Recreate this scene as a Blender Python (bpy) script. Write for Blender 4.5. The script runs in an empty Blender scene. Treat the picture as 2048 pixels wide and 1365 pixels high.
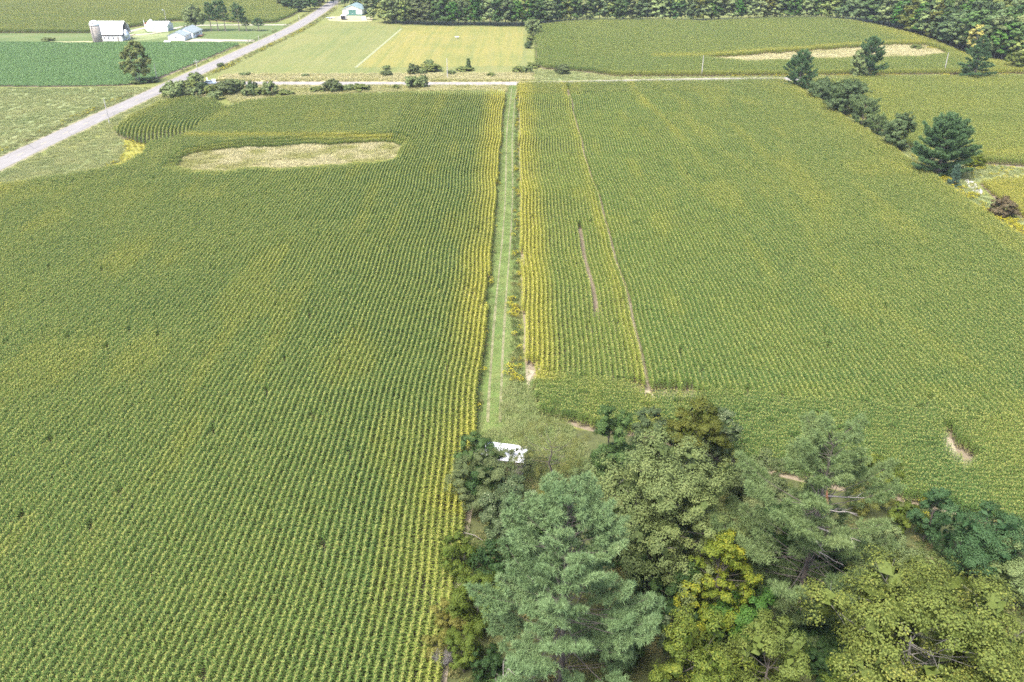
import bpy, math
import numpy as np
from mathutils import Vector

# ------------------------------------------------------------------ camera, sky, sun, exposure
sc = bpy.context.scene
FPX, CAM_H = 1640.0, 61.3
PITCH = math.atan(872.5 / FPX)
YAW = math.atan(6 * math.cos(PITCH) / FPX)
cam_data = bpy.data.cameras.new("camera")
cam_data.sensor_width = 36.0
cam_data.lens = 36.0 * FPX / 2048.0
cam_data.clip_start = 0.5
cam_data.clip_end = 6000.0
cam = bpy.data.objects.new("camera", cam_data)
cam.location = (0, 0, CAM_H)
cam.rotation_euler = (math.pi / 2 - PITCH, 0, YAW)
sc.collection.objects.link(cam)
sc.camera = cam

SUN_EL, SUN_AZ = math.radians(60), math.radians(218)     # azimuth from north (+Y), clockwise
world = bpy.data.worlds.new("World")
sc.world = world
world.use_nodes = True
wn = world.node_tree
bg = wn.nodes["Background"]
sky = wn.nodes.new("ShaderNodeTexSky")
sky.sky_type = 'NISHITA'
sky.sun_disc = False
sky.sun_elevation = SUN_EL
sky.sun_rotation = SUN_AZ
sky.air_density = 0.7
sky.dust_density = 3.0
sky.ozone_density = 1.0
wn.links.new(sky.outputs[0], bg.inputs[0])
bg.inputs[1].default_value = 0.115

sun_data = bpy.data.lights.new("sun", 'SUN')
sun_data.energy = 1.5
sun_data.angle = math.radians(25)
sun_data.color = (1.0, 0.97, 0.92)
sun = bpy.data.objects.new("sun", sun_data)
sd = Vector((math.sin(SUN_AZ) * math.cos(SUN_EL), math.cos(SUN_AZ) * math.cos(SUN_EL), math.sin(SUN_EL)))
sun.rotation_euler = sd.to_track_quat('Z', 'Y').to_euler()
sun.location = (0, -60, 120)
sc.collection.objects.link(sun)

sc.view_settings.view_transform = 'Standard'
sc.view_settings.look = 'None'
sc.view_settings.exposure = 2.3
sc.view_settings.gamma = 1.0
sc.cycles.filter_width = 1.6
sc.cycles.use_denoising = False      # keeps the leaf-fine texture of the crops crisp
sc.cycles.max_bounces = 3
sc.cycles.diffuse_bounces = 1
sc.cycles.glossy_bounces = 2
sc.cycles.transmission_bounces = 3

# ------------------------------------------------------------------ helpers
COL = sc.collection
_F = np.array((-math.sin(YAW) * math.cos(PITCH), math.cos(YAW) * math.cos(PITCH), -math.sin(PITCH)))
_R = np.array((math.cos(YAW), math.sin(YAW), 0))
_U = np.array((-math.sin(YAW) * math.sin(PITCH), math.cos(YAW) * math.sin(PITCH), math.cos(PITCH)))


def G(px, py, z=0.0):
    """survey helper: where the photograph's point (px, py) lies on the level z (metres)"""
    d = _F + (px - 1024) / FPX * _R + (682.5 - py) / FPX * _U
    t = (z - CAM_H) / d[2]
    return float(d[0] * t), float(d[1] * t)


def GP(pts):
    return np.array([G(*p) for p in pts])


def vnoise(x, y, scale, seed=0):
    """smooth value noise 0..1"""
    r = np.random.default_rng(seed + 77)
    tab = r.random((64, 64))
    x = np.asarray(x, float) / scale + 1000.3
    y = np.asarray(y, float) / scale + 1000.7
    xi, yi = np.floor(x).astype(int), np.floor(y).astype(int)
    fx, fy = x - xi, y - yi
    fx, fy = fx * fx * (3 - 2 * fx), fy * fy * (3 - 2 * fy)
    a, b = tab[xi % 64, yi % 64], tab[(xi + 1) % 64, yi % 64]
    c, d = tab[xi % 64, (yi + 1) % 64], tab[(xi + 1) % 64, (yi + 1) % 64]
    return (a * (1 - fx) + b * fx) * (1 - fy) + (c * (1 - fx) + d * fx) * fy


def inside(P, poly):
    x, y = P[:, 0], P[:, 1]
    r = np.zeros(len(P), bool)
    n = len(poly)
    for i in range(n):
        x0, y0 = poly[i]
        x1, y1 = poly[(i + 1) % n]
        if y0 == y1:
            continue
        c = ((y0 > y) != (y1 > y)) & (x < (x1 - x0) * (y - y0) / (y1 - y0) + x0)
        r ^= c
    return r


def mesh_np(name, V, faces, mats=(), midx=None, attrs=None, smooth=False):
    """faces: list of int arrays (n,3) or (n,4); midx: list of material indices arrays or ints per group"""
    me = bpy.data.meshes.new(name)
    V = np.asarray(V, np.float32)
    me.vertices.add(len(V))
    me.vertices.foreach_set("co", V.ravel())
    faces = [np.asarray(f, np.int32) for f in faces if len(f)]
    if faces:
        loops = np.concatenate([f.ravel() for f in faces])
        tot = np.concatenate([np.full(len(f), f.shape[1], np.int32) for f in faces])
        start = np.concatenate([[0], np.cumsum(tot)[:-1]]).astype(np.int32)
        me.loops.add(len(loops))
        me.loops.foreach_set("vertex_index", loops)
        me.polygons.add(len(tot))
        me.polygons.foreach_set("loop_start", start)
        if midx is not None:
            mi = np.concatenate([np.full(len(f), m, np.int32) if np.isscalar(m) else np.asarray(m, np.int32) for f, m in zip(faces, midx)])
            me.polygons.foreach_set("material_index", mi)
        if smooth:
            me.polygons.foreach_set("use_smooth", np.ones(len(tot), bool))
    for m in mats:
        me.materials.append(m)
    if attrs:
        for k, a in attrs.items():
            at = me.attributes.new(k, 'FLOAT', 'POINT')
            at.data.foreach_set("value", np.asarray(a, np.float32))
    me.update(calc_edges=True)
    return me


class MB:
    """collects pieces into one mesh"""
    def __init__(s):
        s.V, s.F, s.M, s.n = [], [], [], 0

    def add(s, V, F, m=0):
        V = np.asarray(V, float)
        s.V.append(V)
        for f in F:
            s.F.append(([i + s.n for i in f], m))
        s.n += len(V)

    def box(s, x0, x1, y0, y1, z0, z1, m=0):
        V = [(x, y, z) for z in (z0, z1) for y in (y0, y1) for x in (x0, x1)]
        s.add(V, [(0, 2, 3, 1), (4, 5, 7, 6), (0, 1, 5, 4), (2, 6, 7, 3), (0, 4, 6, 2), (1, 3, 7, 5)], m)

    def tube(s, pts, rad, n=6, m=0, cap=True):
        V, F = tube(pts, rad, n, cap)
        s.add(V, F, m)

    def prism(s, prof, axis, a, b, m=0):
        """extrude a closed profile (2-D) along x ('x') or y ('y') from a to b; profile is (horizontal, z)"""
        n = len(prof)
        if axis == 'x':
            V = [(a, p[0], p[1]) for p in prof] + [(b, p[0], p[1]) for p in prof]
        else:
            V = [(p[0], a, p[1]) for p in prof] + [(p[0], b, p[1]) for p in prof]
        F = [tuple(range(n))[::-1], tuple(range(n, 2 * n))]
        F += [(i, (i + 1) % n, n + (i + 1) % n, n + i) for i in range(n)]
        s.add(V, F, m)

    def lathe(s, prof, c=(0, 0), n=20, m=0):
        V, F = [], []
        for r, z in prof:
            for k in range(n):
                t = 2 * math.pi * k / n
                V.append((c[0] + r * math.cos(t), c[1] + r * math.sin(t), z))
        for j in range(len(prof) - 1):
            for k in range(n):
                F.append((j * n + k, j * n + (k + 1) % n, (j + 1) * n + (k + 1) % n, (j + 1) * n + k))
        F.append(tuple(range(n))[::-1])
        F.append(tuple(range((len(prof) - 1) * n, len(prof) * n)))
        s.add(V, F, m)

    def build(s, name, mats, parent=None, smooth=False):
        me = bpy.data.meshes.new(name)
        V = np.concatenate(s.V)
        me.from_pydata(V.tolist(), [], [f for f, _ in s.F])
        me.polygons.foreach_set("material_index", [m for _, m in s.F])
        if smooth:
            me.polygons.foreach_set("use_smooth", [True] * len(s.F))
        for m in (mats if isinstance(mats, (list, tuple)) else [mats]):
            me.materials.append(m)
        me.update()
        return link(name, me, parent)


def tube(pts, rad, n=6, cap=True):
    pts = np.asarray(pts, float)
    rad = np.broadcast_to(np.asarray(rad, float), (len(pts),))
    V, F = [], []
    for i, p in enumerate(pts):
        d = pts[min(i + 1, len(pts) - 1)] - pts[max(i - 1, 0)]
        d = d / (np.linalg.norm(d) + 1e-9)
        a = np.cross(d, (0.3, 0.9, 0.1) if abs(d[2]) > 0.8 else (0, 0, 1.0))
        a /= np.linalg.norm(a) + 1e-9
        b = np.cross(d, a)
        for k in range(n):
            t = 2 * math.pi * k / n
            V.append(p + rad[i] * (math.cos(t) * a + math.sin(t) * b))
    for i in range(len(pts) - 1):
        for k in range(n):
            F.append((i * n + k, i * n + (k + 1) % n, (i + 1) * n + (k + 1) % n, (i + 1) * n + k))
    if cap:
        F.append(tuple(range(n))[::-1])
        F.append(tuple(range((len(pts) - 1) * n, len(pts) * n)))
    return np.array(V), F


def link(name, me, parent=None):
    o = bpy.data.objects.new(name, me)
    COL.objects.link(o)
    if parent is not None:
        o.parent = parent
    return o


def empty(name, loc, rz=0.0):
    o = bpy.data.objects.new(name, None)
    o.empty_display_size = 0.5
    o.location = loc
    o.rotation_euler = (0, 0, rz)
    COL.objects.link(o)
    return o


def tag(o, label=None, cat=None, group=None, kind=None):
    if label: o["label"] = label
    if cat: o["category"] = cat
    if group: o["group"] = group
    if kind: o["kind"] = kind
    return o


# ------------------------------------------------------------------ materials
def new_mat(name):
    m = bpy.data.materials.new(name)
    m.use_nodes = True
    nt = m.node_tree
    nt.nodes.clear()
    out = nt.nodes.new("ShaderNodeOutputMaterial")
    return m, nt, out


def N(nt, t, **kw):
    n = nt.nodes.new(t)
    for k, v in kw.items():
        setattr(n, k, v)
    return n


def ramp(nt, fac, stops):
    r = N(nt, "ShaderNodeValToRGB")
    el = r.color_ramp.elements
    while len(el) < len(stops):
        el.new(0.5)
    for e, (p, c) in zip(el, stops):
        e.position = p
        e.color = (*c, 1)
    nt.links.new(fac, r.inputs[0])
    return r.outputs[0]


def mixc(nt, fac, a, b, mode='MIX'):
    n = N(nt, "ShaderNodeMix", data_type='RGBA', blend_type=mode)
    if isinstance(fac, (int, float)):
        n.inputs[0].default_value = fac
    else:
        nt.links.new(fac, n.inputs[0])
    for s, v in ((6, a), (7, b)):
        if isinstance(v, tuple):
            n.inputs[s].default_value = (*v, 1)
        else:
            nt.links.new(v, n.inputs[s])
    return n.outputs[2]


def noise(nt, scale, detail=3, vec=None, rough=0.55, stretch=None):
    n = N(nt, "ShaderNodeTexNoise")
    n.inputs["Scale"].default_value = scale
    n.inputs["Detail"].default_value = detail
    n.inputs["Roughness"].default_value = rough
    g = N(nt, "ShaderNodeNewGeometry")
    v = g.outputs["Position"]
    if stretch:
        mp = N(nt, "ShaderNodeMapping")
        mp.inputs["Rotation"].default_value = (0, 0, stretch[1])
        mp.inputs["Scale"].default_value = stretch[0]
        nt.links.new(v, mp.inputs[0])
        v = mp.outputs[0]
    nt.links.new(v, n.inputs["Vector"])
    return n.outputs[0]


def ground_mat(name, cols, s1=0.05, s2=1.2, amt=0.5, rough=0.95, stretch=None, bump=0.3, s3=6.0):
    """two-scale noise between colours, with fine relief"""
    m, nt, out = new_mat(name)
    b = N(nt, "ShaderNodeBsdfPrincipled")
    b.inputs["Roughness"].default_value = rough
    b.inputs["Specular IOR Level"].default_value = 0.15
    big = noise(nt, s1, 4, stretch=stretch)
    small = noise(nt, s2, 4)
    n = len(cols)
    c1 = ramp(nt, big, [(0.32 + 0.36 * i / max(1, n - 1), c) for i, c in enumerate(cols)])
    c2 = ramp(nt, small, [(0.3 + 0.4 * i / max(1, n - 1), c) for i, c in enumerate(cols)])
    c = mixc(nt, amt, c1, c2)
    nt.links.new(c, b.inputs["Base Color"])
    bm = N(nt, "ShaderNodeBump")
    bm.inputs["Strength"].default_value = bump
    bm.inputs["Distance"].default_value = 0.2
    nt.links.new(noise(nt, s3, 4), bm.inputs["Height"])
    nt.links.new(bm.outputs[0], b.inputs["Normal"])
    nt.links.new(b.outputs[0], out.inputs[0])
    return m


def plain(name, col, rough=0.6, var=0.12, scale=0.8, metal=0.0, bump=0.0, spec=0.3, cols=None):
    """paint, metal, wood: base colour with blotchy wear"""
    m, nt, out = new_mat(name)
    b = N(nt, "ShaderNodeBsdfPrincipled")
    b.inputs["Roughness"].default_value = rough
    b.inputs["Metallic"].default_value = metal
    b.inputs["Specular IOR Level"].default_value = spec
    lo = tuple(x * (1 - var) for x in col)
    hi = tuple(min(1, x * (1 + var * 0.6)) for x in col)
    c = ramp(nt, noise(nt, scale, 5), [(0.35, lo), (0.65, hi)])
    nt.links.new(c, b.inputs["Base Color"])
    if bump:
        bm = N(nt, "ShaderNodeBump")
        bm.inputs["Strength"].default_value = bump
        nt.links.new(noise(nt, scale * 8, 3), bm.inputs["Height"])
        nt.links.new(bm.outputs[0], b.inputs["Normal"])
    nt.links.new(b.outputs[0], out.inputs[0])
    return m


def leaf_mat(name, ca, cb, cc=None, trans=0.25, rough=0.6, spec=0.12, objvar=0.0, inst=None):
    """foliage: colour by each leaf's own 'tint'; translucent"""
    m, nt, out = new_mat(name)
    at = N(nt, "ShaderNodeAttribute", attribute_name="tint")
    stops = [(0.0, ca), (0.8, cb), (1.0, cc or cb)]
    c = ramp(nt, at.outputs["Fac"], stops)
    if inst:
        ia = N(nt, "ShaderNodeAttribute", attribute_name="yel", attribute_type='INSTANCER')
        c2 = ramp(nt, at.outputs["Fac"], [(0, inst[0]), (0.8, inst[1]), (1, inst[1])])
        c = mixc(nt, ia.outputs["Fac"], c, c2)
    if objvar:
        oi = N(nt, "ShaderNodeObjectInfo")
        hs = N(nt, "ShaderNodeHueSaturation")
        mr = N(nt, "ShaderNodeMapRange")
        mr.inputs[3].default_value = 1 - objvar
        mr.inputs[4].default_value = 1 + objvar
        nt.links.new(oi.outputs["Random"], mr.inputs[0])
        nt.links.new(mr.outputs[0], hs.inputs["Value"])
        mr2 = N(nt, "ShaderNodeMapRange")
        mr2.inputs[3].default_value = 0.5 + 0.05 * objvar
        mr2.inputs[4].default_value = 0.5 - 0.07 * objvar
        wn_ = N(nt, "ShaderNodeTexWhiteNoise", noise_dimensions='1D')
        nt.links.new(oi.outputs["Random"], wn_.inputs["W"])
        nt.links.new(wn_.outputs["Value"], mr2.inputs[0])
        nt.links.new(mr2.outputs[0], hs.inputs["Hue"])
        nt.links.new(c, hs.inputs["Color"])
        c = hs.outputs[0]
    b = N(nt, "ShaderNodeBsdfPrincipled")
    b.inputs["Roughness"].default_value = rough
    b.inputs["Specular IOR Level"].default_value = spec
    nt.links.new(c, b.inputs["Base Color"])
    t = N(nt, "ShaderNodeBsdfTranslucent")
    nt.links.new(mixc(nt, 0.35, c, (0.75, 0.85, 0.25), 'MULTIPLY'), t.inputs[0])
    mx = N(nt, "ShaderNodeMixShader")
    mx.inputs[0].default_value = trans * 0.7
    nt.links.new(b.outputs[0], mx.inputs[1])
    nt.links.new(t.outputs[0], mx.inputs[2])
    nt.links.new(mx.outputs[0], out.inputs[0])
    return m


M = {}
M['ground'] = ground_mat('meadow_ground', [(0.085, 0.115, 0.03), (0.15, 0.165, 0.045), (0.21, 0.2, 0.075)], 0.06, 0.9)
M['soil'] = ground_mat('field_soil', [(0.13, 0.105, 0.068), (0.2, 0.165, 0.11), (0.26, 0.215, 0.155)], 0.08, 1.5)
M['sand'] = ground_mat('pale_sand', [(0.2, 0.175, 0.11), (0.3, 0.255, 0.175), (0.37, 0.32, 0.24)], 0.3, 2.0)
M['litter'] = ground_mat('leaf_litter', [(0.05, 0.055, 0.024), (0.075, 0.085, 0.032), (0.1, 0.115, 0.038)], 0.2, 2.0)
M['strip'] = ground_mat('mown_grass', [(0.075, 0.125, 0.03), (0.11, 0.16, 0.04), (0.15, 0.17, 0.055)], 0.15, 1.2)
def hay_mat(name, cols):
    m, nt, out = new_mat(name)
    b = N(nt, "ShaderNodeBsdfPrincipled")
    b.inputs["Roughness"].default_value = 0.95
    b.inputs["Specular IOR Level"].default_value = 0.1
    n = len(cols)
    st = lambda f: ramp(nt, f, [(0.3 + 0.4 * i / (n - 1), c) for i, c in enumerate(cols)])
    big = st(noise(nt, 0.03, 4))
    streak = st(noise(nt, 1.0, 4, stretch=((0.5, 0.025, 1), 0.28)))
    swath = st(noise(nt, 1.0, 2, stretch=((0.16, 0.006, 1), 0.28)))
    fine = st(noise(nt, 0.9, 5, rough=0.7))
    c = mixc(nt, 0.5, mixc(nt, 0.45, big, swath), mixc(nt, 0.45, streak, fine))
    nt.links.new(c, b.inputs["Base Color"])
    bm = N(nt, "ShaderNodeBump")
    bm.inputs["Strength"].default_value = 0.8
    bm.inputs["Distance"].default_value = 0.35
    nt.links.new(noise(nt, 1.2, 5, rough=0.7), bm.inputs["Height"])
    nt.links.new(bm.outputs[0], b.inputs["Normal"])
    nt.links.new(b.outputs[0], out.inputs[0])
    return m


M['hay'] = hay_mat('hay_meadow_yellow', [(0.09, 0.12, 0.035), (0.15, 0.165, 0.05), (0.225, 0.195, 0.055), (0.19, 0.18, 0.075)])
M['haygreen'] = hay_mat('hay_meadow_mown', [(0.08, 0.115, 0.035), (0.13, 0.155, 0.05), (0.18, 0.175, 0.06), (0.165, 0.175, 0.075)])
M['pasture'] = ground_mat('pasture', [(0.13, 0.165, 0.06), (0.19, 0.22, 0.09), (0.25, 0.25, 0.13)], 0.06, 0.8)
M['drygrass'] = ground_mat('dry_grass_ground', [(0.24, 0.23, 0.1), (0.36, 0.32, 0.17), (0.44, 0.38, 0.22)], 0.1, 0.9)
M['lawn'] = ground_mat('farm_lawn', [(0.065, 0.105, 0.03), (0.1, 0.135, 0.042), (0.15, 0.155, 0.065)], 0.06, 0.7)
M['gravel'] = ground_mat('gravel_yard', [(0.24, 0.21, 0.15), (0.32, 0.29, 0.22), (0.38, 0.35, 0.29)], 0.12, 1.5)
M['goldground'] = ground_mat('yellow_weeds_ground', [(0.16, 0.18, 0.035), (0.23, 0.22, 0.045), (0.3, 0.26, 0.06)], 0.15, 1.2)


def road_mat(name, base, crack):
    m, nt, out = new_mat(name)
    b = N(nt, "ShaderNodeBsdfPrincipled")
    b.inputs["Roughness"].default_value = 0.9
    lo = tuple(x * 0.85 for x in base)
    hi = tuple(x * 1.12 for x in base)
    c = ramp(nt, noise(nt, 0.25, 5, stretch=((3, 0.3, 1), 0)), [(0.3, lo), (0.7, hi)])
    v = N(nt, "ShaderNodeTexVoronoi", feature='DISTANCE_TO_EDGE')
    v.inputs["Scale"].default_value = 0.16
    g = N(nt, "ShaderNodeNewGeometry")
    nt.links.new(g.outputs["Position"], v.inputs["Vector"])
    f = ramp(nt, v.outputs["Distance"], [(0.0, (1, 1, 1)), (0.02, (0, 0, 0))])
    fm = N(nt, "ShaderNodeMath", operation='MULTIPLY')
    nt.links.new(f, fm.inputs[0])
    fm.inputs[1].default_value = crack
    c = mixc(nt, fm.outputs[0], c, (0.09, 0.085, 0.08))
    nt.links.new(c, b.inputs["Base Color"])
    nt.links.new(b.outputs[0], out.inputs[0])
    return m


M['asphalt'] = road_mat('weathered_asphalt', (0.2, 0.186, 0.168), 0.7)
M['chipseal'] = road_mat('pale_chipseal', (0.235, 0.215, 0.195), 0.2)
M['linepaint'] = plain('faded_yellow_line', (0.5, 0.42, 0.2), 0.8, 0.3, 2)
M['white'] = plain('white_paint', (0.8, 0.8, 0.78), 0.5, 0.08, 0.6)
M['whiteroof'] = plain('white_metal_roof', (0.82, 0.82, 0.83), 0.35, 0.1, 0.5)
M['greywood'] = plain('weathered_wood', (0.26, 0.235, 0.21), 0.85, 0.4, 1.5, bump=0.3)
M['stone'] = plain('silo_concrete', (0.36, 0.32, 0.27), 0.9, 0.25, 0.7, bump=0.3)
M['dark'] = plain('dark_opening', (0.02, 0.02, 0.022), 0.7, 0.2)  # near-black; stands in for inner shade at the hay door and trailer opening
M['glass'] = plain('window_glass', (0.05, 0.06, 0.07), 0.1, 0.1, spec=0.6)
M['galv'] = plain('galvanised_steel', (0.5, 0.55, 0.6), 0.35, 0.12, 1.0, metal=0.4)
M['greyroof'] = plain('grey_green_shingles', (0.22, 0.26, 0.26), 0.85, 0.2, 1.5)
M['greenmetal'] = plain('green_sheet_metal', (0.07, 0.17, 0.14), 0.45, 0.12, 0.7)
M['greenroof'] = plain('pale_green_roof_metal', (0.2, 0.27, 0.245), 0.4, 0.12, 0.7)
M['cream'] = plain('cream_siding', (0.66, 0.63, 0.55), 0.6, 0.08, 0.7)
M['pole'] = plain('weathered_pole_wood', (0.42, 0.39, 0.36), 0.85, 0.25, 2)
M['red'] = plain('faded_red_paint', (0.33, 0.05, 0.03), 0.6, 0.3, 2)
M['deck'] = plain('brown_deck_wood', (0.2, 0.1, 0.06), 0.8, 0.3, 2)
M['black'] = plain('black_plastic', (0.015, 0.015, 0.017), 0.4, 0.2)
M['rubber'] = plain('tyre_rubber', (0.02, 0.02, 0.02), 0.8, 0.2)
M['carpaint'] = plain('silver_blue_car_paint', (0.3, 0.36, 0.43), 0.25, 0.06, spec=0.6)
M['teal'] = plain('teal_plastic', (0.04, 0.32, 0.33), 0.5, 0.15)
M['bark'] = plain('grey_brown_bark', (0.1, 0.085, 0.07), 0.95, 0.35, 2.0, bump=0.4)
M['palebark'] = plain('pale_grey_bark', (0.2, 0.185, 0.165), 0.95, 0.25, 2.0, bump=0.4)
M['pinebark'] = plain('pine_bark', (0.24, 0.19, 0.165), 0.95, 0.3, 2.0, bump=0.4)
M['deadwood'] = plain('bleached_dead_wood', (0.24, 0.215, 0.19), 0.9, 0.2, 2.0)
M['tornwood'] = plain('torn_orange_wood', (0.3, 0.14, 0.07), 0.9, 0.3, 3.0)
M['rock'] = plain('pale_field_stone', (0.5, 0.47, 0.43), 0.9, 0.25, 2.0, bump=0.3)

# ------------------------------------------------------------------ the ground and its sheets
LAYER = [0.0]


def sheet(name, poly, mat, z, label=None, kind='structure'):
    """a flat area of ground as one polygon, triangulated"""
    import bmesh
    bm = bmesh.new()
    vs = [bm.verts.new((p[0], p[1], 0)) for p in poly]
    f = bm.faces.new(vs)
    f.normal_update()
    if f.normal.z < 0:
        f.normal_flip()
    bmesh.ops.triangulate(bm, faces=bm.faces[:])
    me = bpy.data.meshes.new(name)
    bm.to_mesh(me)
    bm.free()
    me.materials.append(mat)
    o = link(name, me)
    o.location.z = z
    return tag(o, label, None, None, kind)


def smooth_poly(P, it=2):
    P = np.asarray(P, float)
    for _ in range(it):
        Q = np.roll(P, -1, 0)
        P = np.stack([0.75 * P + 0.25 * Q, 0.25 * P + 0.75 * Q], 1).reshape(-1, 2)
    return P


def ragged(P, amp, step=2.0, seed=0):
    """uneven natural outline"""
    P = np.asarray(P, float)
    out = []
    for i in range(len(P)):
        a, b = P[i], P[(i + 1) % len(P)]
        k = max(1, int(np.linalg.norm(b - a) / step))
        for j in range(k):
            out.append(a + (b - a) * j / k)
    out = np.array(out)
    out[:, 0] += (vnoise(out[:, 0], out[:, 1], 3.1, seed) - 0.5) * 2 * amp
    out[:, 1] += (vnoise(out[:, 0], out[:, 1], 3.7, seed + 5) - 0.5) * 2 * amp
    return out


def ribbon(name, pts, width, mat, z, parent=None):
    P = np.asarray(pts, float)
    V, F = [], []
    for i in range(len(P)):
        d = P[min(i + 1, len(P) - 1)] - P[max(i - 1, 0)]
        d /= np.linalg.norm(d)
        nrm = np.array((d[1], -d[0]))
        w = width if np.isscalar(width) else width[i]
        for k in (-0.5, 0.5):
            V.append((*(P[i] + nrm * w * k), 0))
    for i in range(len(P) - 1):
        F.append((2 * i, 2 * i + 1, 2 * i + 3, 2 * i + 2))
    me = bpy.data.meshes.new(name)
    me.from_pydata(V, [], F)
    me.materials.append(mat)
    me.update()
    o = link(name, me, parent)
    o.location.z = z
    if parent is None:
        tag(o, kind='structure')
    return o


def curve_pts(ctrl, n=60):
    """Catmull-Rom through control points"""
    C = np.asarray(ctrl, float)
    C = np.vstack([2 * C[0] - C[1], C, 2 * C[-1] - C[-2]])
    out = []
    k = len(C) - 3
    for i in range(k):
        p0, p1, p2, p3 = C[i:i + 4]
        for t in np.linspace(0, 1, max(2, n // k), endpoint=(i == k - 1)):
            out.append(0.5 * ((2 * p1) + (-p0 + p2) * t + (2 * p0 - 5 * p1 + 4 * p2 - p3) * t * t + (-p0 + 3 * p1 - 3 * p2 + p3) * t ** 3))
    return np.array(out)


gm = bpy.data.meshes.new("ground")
S = 3000
gm.from_pydata([(-S, -S, 0), (S, -S, 0), (S, S, 0), (-S, S, 0)], [], [(0, 1, 2, 3)])
gm.materials.append(M['ground'])
tag(link("ground", gm), kind='structure')

NS_C = curve_pts([(-141, -60), (-139, 100), (-137.8, 216), (-133.8, 308), (-129, 400), (-124.7, 506), (-130, 646), (-140, 800)])
EW_C = curve_pts([(-133, 328.2), (-114, 328.2), (-60, 327.9), (-2, 328), (73, 335.5), (140, 339), (205, 341.4), (420, 349)])
ribbon("road_shoulder", NS_C, 9.2, ground_mat('road_shoulder', [(0.15, 0.15, 0.07), (0.22, 0.2, 0.12), (0.27, 0.24, 0.16)], 0.3, 1.5), 0.03)
road = ribbon("road", NS_C, 7.0, M['asphalt'], 0.06)
ribbon("lane_shoulder", EW_C, 7.6, M['drygrass'], 0.025)
lane = ribbon("lane_road", EW_C, 6.2, M['chipseal'], 0.07)
# faded centre dashes of the road
dd = np.cumsum(np.concatenate([[0], np.linalg.norm(np.diff(NS_C, axis=0), axis=1)]))
dash_me = None
for s in np.arange(200, 560, 12.0):
    p = np.array([np.interp(s, dd, NS_C[:, k]) for k in (0, 1)])
    q = np.array([np.interp(s + 3, dd, NS_C[:, k]) for k in (0, 1)])
    if 165 < p[1] < 480:
        ribbon("centre_dash", [p, q], 0.13, M['linepaint'], 0.006, road)

# grassy strip between the two cornfields
strip_poly = [(-5.4, 84), (-5.2, 100), (-5.0, 140), (-4.8, 180), (-4.0, 240), (-3.0, 324), (1.2, 324), (1.1, 240), (0.9, 160), (0.6, 120), (1.6, 104), (4, 100), (5.5, 94), (5, 84), (0, 78)]
sheet("grass_strip", ragged(strip_poly, 0.25, 1.5), M['strip'], 0.03)
for x0, name in ((-3.3, "wheel_rut"), (-1.6, "wheel_rut")):
    ys = np.linspace(92, 318, 60)
    xs = x0 + 0.35 * np.sin(ys / 23.0) + 0.008 * (ys - 92)
    w = 0.32 + 0.25 * (vnoise(ys, ys * 0, 7, 3) - 0.3)
    ribbon(name, np.stack([xs, ys], 1), np.clip(w, 0.08, 0.6), plain('worn_wheel_rut', (0.2, 0.185, 0.1), 0.95, 0.3, 1.0), 0.04)

# fields (polygons surveyed on the ground)
SOIL_W = np.array([(-131, -20), (-131, 150)] + [tuple(p) for p in GP([(0, 366, 2), (60, 356, 2), (150, 343, 2), (240, 326, 2), (285, 306, 1.5), (300, 290, 1), (238, 276), (230, 266), (268, 240), (320, 212), (380, 203), (430, 207), (452, 222), (500, 210), (570, 203), (700, 198), (830, 193), (1012, 190)])] + [(-3.6, 306), (-4.1, 240), (-4.6, 150), (-5.0, 95), (-5.4, 75), (-6.0, 55), (-6.6, 40), (-7, -20)])
sheet("field_soil_west", ragged(SOIL_W, 0.3, 3), M['soil'], 0.012)
SOIL_E = np.array([(1.6, 105), (1.3, 160), (1.3, 322), (60, 327), (103, 331), (106, 300), (105.5, 230), (104.5, 190), (103, 150), (101, 110), (100, 60), (75, 40), (60, 62)] + [tuple(p) for p in GP([(2048, 1075), (1860, 1015), (1700, 985), (1480, 935), (1300, 880), (1180, 862), (1075, 830)])] + [(3.0, 101)])
sheet("field_soil_east", ragged(SOIL_E, 0.3, 3), M['soil'], 0.016)
sheet("woodland_floor", ragged([(-6, 84), (-6.5, 60), (-6, 20), (75, 20), (75, 52), (60, 62)] + [tuple(p) for p in GP([(2048, 1075), (1860, 1015), (1700, 985), (1480, 935), (1300, 880), (1180, 862), (1080, 850), (960, 870)])], 0.5, 3), M['litter'], 0.02)
sheet("sand_patch", ragged(GP([(1047, 738), (1066, 742), (1062, 768), (1068, 790), (1060, 790), (1055, 765)]), 0.5, 0.8, 3), M['sand'], 0.05)
sheet("sand_patch", ragged(GP([(1875, 862), (1900, 880), (1945, 945), (1935, 950), (1890, 905)]), 0.4, 0.8, 4), M['sand'], 0.05)
sheet("sand_patch", ragged(GP([(1265, 778), (1300, 788), (1390, 795), (1420, 806), (1340, 803), (1275, 792)]), 0.4, 0.8, 5), M['sand'], 0.05)
ribbon("dry_path", curve_pts([(-5.0, 86), (-5.3, 76), (-5.9, 66), (-6.4, 56), (-6.9, 44), (-7.2, 34)]), 1.3, M['sand'], 0.045)
sheet("sand_patch", ragged(GP([(902, 1010), (916, 1012), (912, 1060), (898, 1068)]), 0.15, 0.6, 6), M['sand'], 0.05)
_ys = np.linspace(97, 302, 140)
ribbon("bare_track", np.stack([19.5 + 0.22 * np.sin(_ys / 9.0) + 0.28 * np.sin(_ys / 23.0 + 1) + 0.12 * np.sin(_ys / 4.1 + 0.49), _ys], 1), 0.45 + 0.3 * vnoise(_ys, _ys * 0, 6, 5), M['sand'], 0.05)
sheet("sand_patch", ragged([(19.0, 280), (19.8, 280), (19.9, 303), (19.1, 303)], 0.15, 2, 8), M['soil'], 0.05)

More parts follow.
